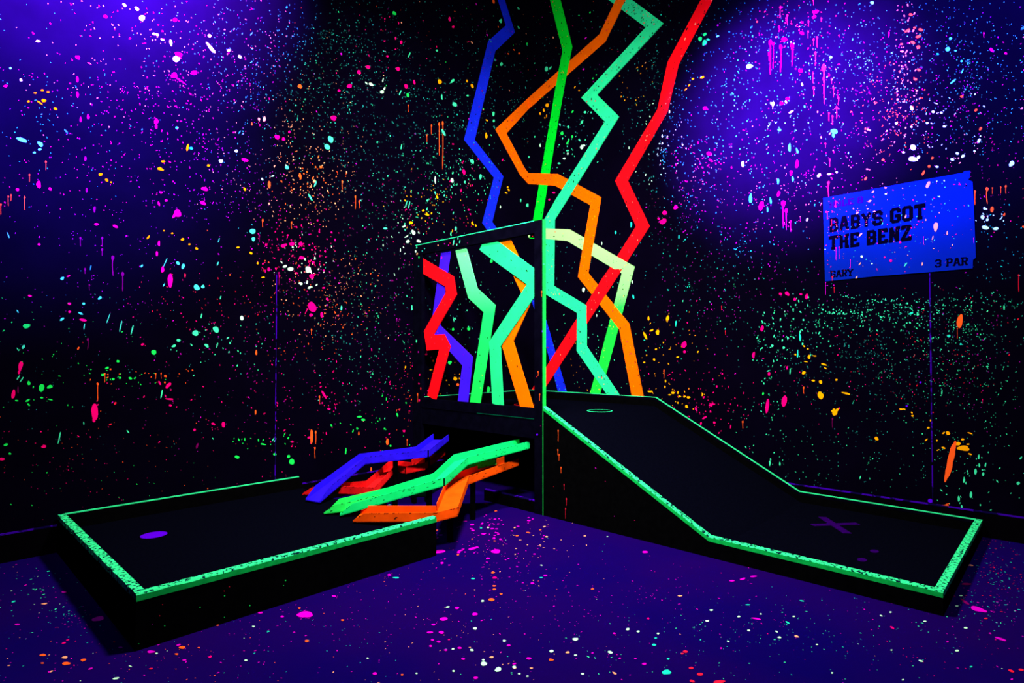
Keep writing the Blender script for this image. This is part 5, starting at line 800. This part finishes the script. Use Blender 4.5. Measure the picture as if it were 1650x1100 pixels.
# ------------------------------------------------------------------ zigzag stripes on the walls
def speckle(mb, quad, surf_n, cols, n):
    a, b, c, d = [Vector(q) for q in quad]
    nrm = Vector(surf_n)
    u = (b-a).normalized(); v = nrm.cross(u).normalized()
    for _ in range(n):
        s, t = random.uniform(0.06, 0.94), random.random()
        p = (a*(1-s)+b*s)*(1-t)+(d*(1-s)+c*s)*t+nrm*0.0008
        r = 0.0028+0.005*random.random()**4; k = 6; st = random.uniform(1, 2.2)
        mb.poly([p+u*r*math.cos(i*6.283/k)+v*r*st*math.sin(i*6.283/k) for i in range(k)], SM[random.choice(cols)])
def wall_stripe(key, m, label, cols):
    mb = MB(); st = DATA_WALL_RIBBONS[key]
    def P(s, i, base):
        o = 0.0004 if base else s[5]*0.001
        if s[0] == 'L': return (s[1+2*i], WALL_L+o, s[2+2*i])
        if s[0] == 'R': return (o, s[1+2*i], s[2+2*i])
        return (o, WALL_L+o, s[2+2*i])
    for a, b in zip(st, st[1:]):
        A, B, D_, E = P(a, 0, 0), P(a, 1, 0), P(b, 1, 0), P(b, 0, 0)
        a0, b0, d0, e0 = P(a, 0, 1), P(a, 1, 1), P(b, 1, 1), P(b, 0, 1)
        mb.poly([A, B, D_, E], m); mb.poly([A, E, e0, a0], m); mb.poly([B, b0, d0, D_], m)
        side = a[0] if a[0] != 'c' else b[0]
        L = (Vector(A)-Vector(E)).length; w_ = (Vector(A)-Vector(B)).length
        speckle(mb, (A, B, D_, E), (0, 1, 0) if side == 'L' else (1, 0, 0), cols, int(L*w_*230))
    mb.poly([P(st[0], 0, 0), P(st[0], 0, 1), P(st[0], 1, 1), P(st[0], 1, 0)], m)
    mb.poly([P(st[-1], 0, 0), P(st[-1], 1, 0), P(st[-1], 1, 1), P(st[-1], 0, 1)], m)
    o = mb.build('zigzag_stripe'); tag(o, label, 'painted stripe', 'zigzag stripes painted up the corner walls'); recentre(o)
wall_stripe('blue', M['blue'], 'blue zigzag stripe on the black wall, leftmost of the tall wall stripes', 'tkvD')
wall_stripe('green', M['green'], 'narrow bright green stripe running down the wall beside the corner, one bend near the top', 'kkrk')
wall_stripe('pale', M['pale'], 'pale whitish green stripe leaving the frame post and turning down on the right wall', 'krgo')
wall_stripe('orange', M['orange'], 'orange zigzag stripe folding across the corner of the black walls', 'kryr')
wall_stripe('turquoise', M['turquoise'], 'turquoise zigzag stripe on the right wall dropping behind the green-edged post', 'kkkr')
wall_stripe('red', M['red'], 'tall red zigzag stripe, rightmost on the black walls', 'krkkp')

# ------------------------------------------------------------------ raised corner platform with ramp (right course)
UF = 1.807; VP = 1.705; VE = 4.405; WY = WALL_L+0.014
RIM = [(WY, 0.885), (1.735, 0.885), (3.148, 0.133), (VE, 0.126)]
DK = [(WY, 0.79), (1.725, 0.79), (3.16, 0.04), (VE-0.03, 0.032)]
course = thing('mini_golf_ramp', 'black mini golf ramp sloping from the raised corner platform to a low green-railed end', 'mini golf ramp', (0.9, 2.2, 0))
mb = MB()
prof = DK + [(VE-0.03, 0.012), (3.15, 0.012), (1.70, 0.765), (WY, 0.765)]
mb.prism([(0.045, y, z) for y, z in prof], (UF-0.045-0.03, 0, 0), M['deck']); mb.build('deck', course)
mb = MB()   # near side panel, with splatter drips
mb.prism([(UF-0.028, VP+0.002, 0), (UF-0.028, VE, 0), (UF-0.028, VE, 0.098), (UF-0.028, 3.142, 0.103), (UF-0.028, VP+0.002, 0.868)], (0.028, 0, 0), M['black'])
splats(mb, lambda a, b, o: (UF+o, a, b), 'P', (0, 9, 0, 2)); mb.build('side_panel', course)
mb = MB(); mb.prism([(0.016, WY, 0), (0.016, VE, 0), (0.016, VE, 0.098), (0.016, 3.142, 0.103), (0.016, 1.725, 0.857), (0.016, WY, 0.857)], (0.024, 0, 0), M['black']); mb.build('side_panel', course)
mb = MB(); mb.box((0.04, VE-0.028, 0), (UF-0.028, VE, 0.096), M['black']); mb.build('end_panel', course)
mb = MB(); mb.box((0.04, WY, 0.60), (UF-0.03, WY+0.024, 0.857), M['black']); mb.build('back_panel', course)
mb = MB(); mb.box((0.2, VP-0.06, 0), (0.26, VP, 0.765), M['black']); mb.build('leg', course)
mb = MB(); mb.box((0.2, 0.05, 0), (0.26, 0.11, 0.765), M['black']); mb.build('leg', course)
def bar(pts, x0, x1, h, m, name, label, sub=0.04):        # a painted rail following the rim, subdivided so its edges can be chipped
    mb = MB()
    for (ya, za), (yb, zb) in zip(pts, pts[1:]):
        L = math.hypot(yb-ya, zb-za); n = max(1, int(L/sub)); prev = None
        for i in range(n+1):
            t = i/n; y, z = ya+(yb-ya)*t, za+(zb-za)*t
            j = random.uniform(-.0015, .0015)
            cur = [(x0, y, z), (x1-0.006+j, y, z), (x1, y, z-0.006+j), (x1, y, z-h), (x0, y, z-h)]
            if prev:
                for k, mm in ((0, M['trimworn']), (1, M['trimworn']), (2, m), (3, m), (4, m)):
                    q = (k+1) % 5; mb.poly([prev[k], prev[q], cur[q], cur[k]], mm)
            else: mb.poly(cur, m)
            prev = cur
        mb.poly(prev[::-1], m)
    o = mb.build(name, course); o['label'] = label; return o
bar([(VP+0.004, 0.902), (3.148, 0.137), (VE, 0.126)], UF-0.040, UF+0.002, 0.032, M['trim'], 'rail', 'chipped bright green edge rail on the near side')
mb = MB()
for (ya, za), (yb, zb) in zip(RIM, RIM[1:]):
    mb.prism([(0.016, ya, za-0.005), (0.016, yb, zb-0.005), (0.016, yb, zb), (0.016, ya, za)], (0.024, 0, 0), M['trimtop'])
    mb.prism([(0.016, ya, za-0.03), (0.016, yb, zb-0.03), (0.016, yb, zb-0.005), (0.016, ya, za-0.005)], (0.024, 0, 0), M['frame'])
mb.build('rail', course)
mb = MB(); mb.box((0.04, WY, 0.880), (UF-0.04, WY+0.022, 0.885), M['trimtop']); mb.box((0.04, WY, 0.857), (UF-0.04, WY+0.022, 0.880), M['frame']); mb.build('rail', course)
mb = MB(); n = 40
for i in range(n):
    xa, xb = 0.016+(UF-0.018)*i/n, 0.016+(UF-0.018)*(i+1)/n
    mb.box((xa, VE-0.04, 0.098), (xb, VE+0.002, 0.1262), M['trimworn'])
o = mb.build('rail', course); o['label'] = 'heavily chipped green rail across the low end'
def ring(name, parent, x, y, z, r0, r1, m, inner=None, k=40):
    mb = MB()
    P = lambda r, i, h: (x+r*math.cos(6.2832*i/k), y+r*math.sin(6.2832*i/k), z+h)
    for i in range(k):
        mb.poly([P(r0, i, .003), P(r1, i, .003), P(r1, i+1, .003), P(r0, i+1, .003)], m)
        mb.poly([P(r1, i, .0), P(r1, i+1, .0), P(r1, i+1, .003), P(r1, i, .003)], m)
    if inner: mb.poly([P(r0, i, .0015) for i in range(k)], inner)
    return mb.build(name, parent)
ring('cup', course, 0.85, 1.60, 0.7901, 0.112, 0.122, M['turquoise'], M['base'])['label'] = 'hole with a thin mint ring beside the slope'
ring('cup', course, 0.86, 0.63, 0.7901, 0.105, 0.117, M['red'], M['base'])['label'] = 'hole with a thin red ring behind the frame'
mb = MB()
for (xa, ya), (xb, yb), hw in (((0.70, 3.45), (0.41, 3.69), 0.026), ((0.415, 3.44), (0.74, 3.70), 0.03)):
    d = Vector((xb-xa, yb-ya, 0)).normalized(); nn = Vector((-d.y, d.x, 0))*hw; off = 0.0015 if hw < .03 else 0.003
    zz = lambda y: 0.04-0.008*(y-3.16)/1.215+0.0005
    pts = [Vector((xa, ya, 0))-nn, Vector((xb, yb, 0))-nn, Vector((xb, yb, 0))+nn, Vector((xa, ya, 0))+nn]
    mb.prism([(p.x, p.y, zz(p.y)) for p in pts], (0, 0, off), M['crossviolet'])
o = mb.build('tee_mark', course); o['label'] = 'faded violet X mark on the flat end'
for x, y, r in ((1.04, 3.935, 0.028), (1.28, 3.918, 0.03)):
    mb = MB(); zz = 0.037
    mb.prism([(x+r*1.3*math.cos(i*.7), y+r*.9*math.sin(i*.7), zz-0.001) for i in range(9)], (0, 0, 0.002), M['crossviolet'])
    mb.build('paint_spot', course)
# beneath: front lip and kicker board
mb = MB(); mb.box((UF-0.035, 0.06, 0.625), (UF-0.006, VP-0.098, 0.787), M['frame']); mb.build('lip_board', course)
mb = MB(); mb.box((UF-0.035, 0.99, 0.0), (UF-0.006, VP-0.098, 0.098), M['black']); mb.box((UF-0.036, 0.99, 0.098), (UF-0.005, VP-0.098, 0.105), M['violet']); mb.build('kicker_board', course)

# ------------------------------------------------------------------ screen frame with its five zigzag strips
screen = thing('zigzag_screen', 'tall black frame on the platform edge holding five zigzag strips, near post edged green', 'screen frame', (UF-0.02, 0.85, 0))
FT = 2.468; X0, X1 = UF-0.04, UF
FS = lambda a, b, o: (X1+o, a, b)
mb = MB(); mb.box((X0, VP-0.095, 0.0), (X1, VP-0.003, FT), M['frame']); splats(mb, FS, 'Z', (0, 9, 0, 3)); mb.build('post', screen)
mb = MB(); mb.box((X0, VP-0.003, 0.0), (X1, VP, FT), M['postgreen']); o = mb.build('post_edge', screen); o['label'] = 'bright green painted edge of the near post'
mb = MB(); mb.box((X0, WALL_L+0.014, 0.0), (X1, 0.062, FT), M['frame']); splats(mb, FS, 'X', (0, 9, 0, 3))
mb.build('post', screen)
mb = MB(); mb.box((X0, 0.062, 2.365), (X1, VP-0.095, FT), M['frame']); splats(mb, FS, 'Y', (0, 9, 0, 3))
mb.build('top_beam', screen)
mb = MB(); y = -0.045
while y < VP-0.1:
    y2 = min(VP-0.1, y+random.uniform(.05, .2)); mb.box((X1-0.012, y, FT), (X1+0.001, y2, FT+0.003), M['turquoise']); mb.box((X1, y, FT-0.004), (X1+0.001, y2, FT), M['turquoise']); y = y2+random.uniform(0, .012)
mb.build('painted_edge', screen)
mb = MB(); mb.box((X0, 0.062, 0.789), (X1, VP-0.095, 0.882), M['frame'])
mb.build('bottom_beam', screen)
mb = MB(); mb.box((X1, 0.9, 0.789), (X1+0.001, VP-0.1, 0.7925), M['dullgreen']); mb.build('painted_edge', screen)
for key, m, lab, cols in (('red', M['red'], 'red zigzag strip at the left post', 'oor'), ('blue', M['screenblue'], 'blue violet zigzag strip behind the red one', 'kPv'),
                    ('green', M['screenmint'], 'mint green zigzag strip in the middle', 'kko'), ('turquoise', M['screenturq'], 'turquoise zigzag strip touching the near post', 'kkk'),
                    ('orange', M['orange'], 'orange zigzag strip behind the turquoise one', 'rky')):
    layer, st = DATA_SCREEN_RIBBONS[key]; x0 = UF-0.038+(0.011 if layer == 2 else 0); x1 = x0+0.009
    mb = MB()
    for a, b in zip(st, st[1:]):
        A, B, D_, E = (x1, a[0], a[1]), (x1, a[2], a[3]), (x1, b[2], b[3]), (x1, b[0], b[1])
        lo = [(x0, p[1], p[2]) for p in (A, B, D_, E)]
        mb.poly([A, B, D_, E], m); mb.poly(lo[::-1], m); mb.poly([A, E, lo[3], lo[0]], m); mb.poly([B, lo[1], lo[2], D_], m)
        L = (Vector(A)-Vector(E)).length
        speckle(mb, (A, B, D_, E), (1, 0, 0), cols, int(L*12))
    a = st[0]; mb.poly([(x1, a[0], a[1]), (x0, a[0], a[1]), (x0, a[2], a[3]), (x1, a[2], a[3])], m)
    a = st[-1]; mb.poly([(x1, a[0], a[1]), (x1, a[2], a[3]), (x0, a[2], a[3]), (x0, a[0], a[1])], m)
    o = mb.build('zigzag_strip', screen); o['label'] = lab

# ------------------------------------------------------------------ low putting tray (left course)
TX0, TX1, TY1, TZ = 3.03, 4.765, 1.822, 0.257
tray = thing('mini_golf_tray', 'low black mini golf tray with green rails and a violet cup, by the left wall', 'mini golf tray', (3.9, 0.9, 0))
mb = MB(); mb.box((TX0, WY+0.024, 0.12), (TX1-0.028, TY1-0.028, 0.15), M['deck']); mb.build('deck', tray)
mb = MB(); mb.box((TX0, TY1-0.028, 0), (TX1-0.028, TY1, TZ-0.032), M['black']); splats(mb, lambda a, b, o: (a, TY1+o, b), 'B', (0, 9, 0, 2)); mb.build('side_panel', tray)
mb = MB(); mb.box((TX0, WY, 0), (TX1-0.028, WY+0.024, TZ-0.022), M['black']); mb.build('side_panel', tray)
mb = MB(); mb.box((TX1-0.028, WY, 0), (TX1, TY1, TZ-0.03), M['black']); mb.build('end_panel', tray)
mb = MB(); mb.box((TX0, WY+0.024, 0), (TX0+0.02, TY1-0.028, 0.12), M['black']); mb.build('end_panel', tray)
def xbar(y0, y1, x0, x1, name, lab):
    mb = MB(); n = 44; prev = None
    for i in range(n+1):
        x = x0+(x1-x0)*i/n; j = random.uniform(-.002, .002)
        cur = [(x, y0, TZ), (x, y1-0.007+j, TZ), (x, y1, TZ-0.007+j), (x, y1, TZ-0.034), (x, y0, TZ-0.034)]
        if prev:
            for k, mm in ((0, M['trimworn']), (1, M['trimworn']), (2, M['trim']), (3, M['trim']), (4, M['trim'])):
                q = (k+1) % 5; mb.poly([prev[k], cur[k], cur[q], prev[q]], mm)
        else: mb.poly(cur, M['trim'])
        prev = cur
    mb.poly(prev[::-1], M['trim'])
    o = mb.build(name, tray); o['label'] = lab
xbar(TY1-0.040, TY1+0.002, TX0, TX1, 'rail', 'chipped green rail on the near long side')
mb = MB(); n = 40
for i in range(n):
    ya, yb = WY+0.01+(TY1-0.05-WY)*i/n, WY+0.01+(TY1-0.05-WY)*(i+1)/n
    mb.box((TX1-0.042, ya, TZ-0.03), (TX1+random.uniform(-.0015, .003), yb, TZ), M['trimworn'])
o = mb.build('rail', tray); o['label'] = 'heavily chipped green rail across the far left end'
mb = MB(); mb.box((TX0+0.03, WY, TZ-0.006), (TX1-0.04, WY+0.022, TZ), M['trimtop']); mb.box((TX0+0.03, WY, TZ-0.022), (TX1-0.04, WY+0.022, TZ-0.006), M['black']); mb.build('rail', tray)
ring('cup', tray, 4.345, 0.516, 0.1502, 0.078, 0.084, M['base'], M['cupviolet'])['label'] = 'hole glowing violet'

# ------------------------------------------------------------------ the five ball chutes
def chute(key, m, label, legs, extra=None, far_cut=False):
    st = DATA_CHUTES[key]; T = 0.007; H = 0.062
    N = [Vector((s[0], s[1], s[4])) for s in st]; Fa = [Vector((s[2], s[3], s[4])) for s in st]
    # an extra station before the mouth, where the side walls start to taper
    d = (N[-1]-N[-2]); t = max(0.3, 1-0.09/d.length)
    N.insert(-1, N[-2].lerp(N[-1], t)); Fa.insert(-1, Fa[-2].lerp(Fa[-1], t)); hs = [H]*(len(N)-1)+[0.012]
    base = N[-1].lerp(Fa[-1], .5); r = thing('ball_chute', label, 'ball chute', (base.x, base.y, base.z), 'ball chutes from the platform down to the tray')
    up = Vector((0, 0, 1))
    mb = MB()
    for i in range(len(N)-1):
        a, b, c, e = N[i], N[i+1], Fa[i+1], Fa[i]
        mb.prism([a, e, c, b], up*T, m)
        # panel joints scored along the channel
    mb.build('channel_floor', r)
    for E, O in ((N, Fa), (Fa, N)):
        hs = [H]*(len(N)-1)+[H if far_cut and E is Fa else 0.012]
        mb = MB()
        for i in range(len(E)-1):
            ia = (O[i]-E[i]); ib = (O[i+1]-E[i+1]); ia.z = ib.z = 0; ia = ia.normalized()*T; ib = ib.normalized()*T
            p = [E[i], E[i+1], E[i+1]+ib, E[i]+ia]; g = 0.002
            lo = [q+up*0.0 for q in p]; hi = [p[0]+up*hs[i], p[1]+up*hs[i+1], p[2]+up*hs[i+1], p[3]+up*hs[i]]
            n0 = len(mb.v); mb.v += [tuple(q) for q in lo+hi]
            for f in ((0,3,2,1),(4,5,6,7),(0,1,5,4),(1,2,6,5),(2,3,7,6),(3,0,4,7)): mb.f.append(tuple(n0+k for k in f)); mb.m.append(mb.mi(m))
            # dark chips along the bare plywood edge
            L = (E[i+1]-E[i]).length
            outw = (-(ia)).normalized()
            for _ in range(int(L*40)):
                t = random.random(); q = E[i].lerp(E[i+1], t); h = hs[i]+(hs[i+1]-hs[i])*t
                dd = (E[i+1]-E[i]).normalized(); w_ = random.uniform(.003, .009); hh = random.uniform(.0015, .0045)
                tt = h if random.random() < .7 else random.uniform(hh, h)
                mb.poly([q-dd*w_+up*(tt-hh)+outw*.0008, q+dd*w_+up*(tt-hh*1.5)+outw*.0008, q+dd*w_+up*(tt+.0004)+outw*.0008, q-dd*w_+up*(tt+.0004)+outw*.0008], SM['k'])
        mb.build('side_wall', r)
    for i, f, z0 in legs:            # thin black uprights that carry the channel
        p = N[i].lerp(N[i+1], f); q = Fa[i].lerp(Fa[i+1], f); c = p.lerp(q, .5)
        mb = MB(); mb.box((c.x-.016, c.y-.016, z0), (c.x+.016, c.y+.016, c.z), M['black']); mb.build('support_leg', r)
    for i in extra or []:            # dark joint straps across the outer wall
        p = N[i]; o_ = (N[i]-Fa[i]); o_.z = 0; o_ = o_.normalized()
        dd = (N[i+1]-N[i]).normalized()*0.006
        mb = MB(); mb.prism([p+dd*1+o_*.001, p+dd*3+o_*.001, p+dd*3+o_*.001+up*H*.95, p+dd*1+o_*.001+up*H*.95], o_*.003, M['black']); mb.build('joint_strap', r)
    return r
chute('blue', M['chuteblue'], 'blue wooden ball chute, uppermost and nearest the left wall', [(0, .75, 0), (1, .45, 0)], [1])
chute('red', M['chutered'], 'red wooden ball chute zigzagging beneath the blue one', [(1, .5, 0), (3, .4, 0)], [2])
chute('green', M['chutegreen'], 'long sea green wooden ball chute between the blue and orange ones', [(2, .12, 0)], [2])
chute('lime', M['chutelime'], 'yellowish lime green ball chute mostly hidden behind the longer green one', [(1, .3, 0)])
chute('orange', M['chuteorange'], 'orange wooden ball chute turning sharply at the tray corner, nearest the camera', [(0, .75, 0), (1, .75, 0)], [], True)

# ------------------------------------------------------------------ hole sign on the right wall
GL = {
 'A': [[(0,0),(1.5,6),(2.5,6),(4,0)], [(.7,2),(3.3,2)]], 'B': [[(.4,0),(.4,6),(3,6),(4,5.2),(4,3.8),(3.2,3),(4,2.2),(4,.8),(3,0),(.4,0)], [(.4,3),(3.2,3)], [(0,6),(.4,6)], [(0,0),(.4,0)]],
 'Y': [[(0,6),(2,3),(4,6)], [(2,3),(2,0)]], 'S': [[(4,4.6),(4,5.2),(3.2,6),(.8,6),(0,5.2),(0,3.9),(.8,3.1),(3.2,3),(4,2.2),(4,.8),(3.2,0),(.8,0),(0,.8),(0,1.5)]],
 'G': [[(4,4.6),(4,5.2),(3.2,6),(.8,6),(0,5.2),(0,.8),(.8,0),(3.2,0),(4,.8),(4,2.7),(2.3,2.7)]], 'O': [[(.8,0),(0,.8),(0,5.2),(.8,6),(3.2,6),(4,5.2),(4,.8),(3.2,0),(.8,0)]],
 'T': [[(0,5.2),(0,6),(4,6),(4,5.2)], [(2,6),(2,0)], [(1.2,0),(2.8,0)]], 'H': [[(.4,0),(.4,6)], [(3.6,0),(3.6,6)], [(.4,3),(3.6,3)]],
 'E': [[(4,5.1),(4,6),(.4,6),(.4,0),(4,0),(4,.9)], [(.4,3),(2.8,3)], [(0,6),(.4,6)], [(0,0),(.4,0)]], 'N': [[(.3,0),(.3,6),(3.7,0),(3.7,6)]], 'Z': [[(.2,5.1),(.2,6),(4,6),(0,0),(4,0),(4,.9)]],
 'L': [[(.6,6),(.6,0),(4,0),(4,1.2)]], 'R': [[(.5,0),(.5,6),(3.2,6),(4,5.2),(4,3.8),(3.2,3),(.5,3)], [(2.4,3),(3.7,0),(4.3,0)]], 'P': [[(.5,0),(.5,6),(3.2,6),(4,5.2),(4,3.6),(3.2,2.8),(.5,2.8)]],
 '3': [[(0,4.8),(0,5.2),(.8,6),(3.2,6),(4,5.2),(4,3.8),(3.2,3),(1.4,3)], [(3.2,3),(4,2.2),(4,.8),(3.2,0),(.8,0),(0,.8),(0,1.2)]],
 '8': [[(.8,3),(.2,3.8),(.2,5.2),(1,6),(3,6),(3.8,5.2),(3.8,3.8),(3.2,3),(4,2.2),(4,.8),(3.2,0),(.8,0),(0,.8),(0,2.2),(.8,3),(3.2,3)]]}
SLAB = {'H': [(.4,0),(.4,6),(3.6,0),(3.6,6)], 'L': [(.6,6),(.6,0)], 'A': [(0,0),(4,0)], 'R': [(.5,0),(.5,6)], 'P': [(.5,0),(.5,6)], 'Y': [(0,6),(4,6),(2,0)], 'N': [(.3,0),(3.7,6)], 'B': [], 'E': []}
sign = thing('hole_sign', 'blue hole sign reading HOLE 8 BABYS GOT THE BENZ on the right wall', 'sign', (0.002, 3.87, 1.97))
mb = MB(); mb.prism([(0.003, v, z) for v, z in DATA_SIGN_OUTLINE], (0.009, 0, 0), M['sign'])
splats(mb, lambda a, b, o: (0.012+o+0.0012, a, b), 'S', (3.375, 4.37, 1.99, 2.68)); mb.build('board', sign)
for tz, ty in ((2.62, 3.41), (2.05, 3.41), (2.05, 4.34), (2.60, 4.34)):
    mb = MB(); k = 8; mb.prism([(0.012, ty+.006*math.cos(6.283*i/k), tz+.006*math.sin(6.283*i/k)) for i in range(k)], (0.0015, 0, 0), M['base']); mb.build('screw', sign)
def lettering(text, bx, th, m, slab, name='lettering'):
    tl, bl, tr, br = [Vector((0, bx[i], bx[i+1])) for i in (0, 2, 4, 6)]
    thx = th*1.4; adv = 4+thx+0.5; sp = 3.4; x = thx/2; pos = []; zo = [0]
    for ch in text:
        if ch == ' ': x += sp; continue
        pos.append((ch, x)); x += adv
    W = x-adv+4+thx/2
    def P(a, b): s = a/W; t = (b+th/2)/(6+th); q = (bl*(1-s)+br*s)*(1-t)+(tl*(1-s)+tr*s)*t; return (0.0128+zo[0], q.y, q.z)
    word = [MB()]
    def seg(p, q):
        mb = word[0]
        dx, dy = q[0]-p[0], q[1]-p[1]; L = math.hypot(dx, dy)
        if L == 0: return
        zo[0] += 0.00004; ux, uy = dx/L*thx/2, dy/L*th/2; nx, ny = -dy/L*thx/2, dx/L*th/2; c = .6
        pts = [(p[0]-ux*c-nx, p[1]-uy*c-ny), (q[0]+ux*c-nx, q[1]+uy*c-ny), (q[0]+ux*c+nx, q[1]+uy*c+ny), (p[0]-ux*c+nx, p[1]-uy*c+ny)]
        mb.poly([P(*r) for r in pts], m)
    last = None; words = text.split(' ')
    for ch, x0 in pos+[(None, 1e9)]:
        if last is not None and x0-last > adv+0.1:
            o = word[0].build(name, sign); o['label'] = 'word '+words.pop(0); word[0] = MB()
        last = x0
        if ch is None: break
        for pl in GL[ch]:
            for p, q in zip(pl, pl[1:]): seg((p[0]+x0, p[1]), (q[0]+x0, q[1]))
        if slab:
            for sx, sy in SLAB.get(ch, []):
                l_, r_ = (1.0 if sx < 2.1 else .0), (1.0 if sx > 1.9 else .0)
                seg((x0+sx-l_, sy), (x0+sx+r_, sy))
lettering('HOLE 8', DATA_SIGN_TEXT['HOLE 8'], 1.25, M['signviolet'], True)
lettering('BABYS GOT', DATA_SIGN_TEXT['BABYS GOT'], 1.5, M['signink'], False)
lettering('THE BENZ', DATA_SIGN_TEXT['THE BENZ'], 1.5, M['signink'], True)
lettering('GARY', DATA_SIGN_TEXT['GARY'], 1.3, M['signink'], True)
lettering('3 PAR', DATA_SIGN_TEXT['3 PAR'], 1.25, M['signink'], True)
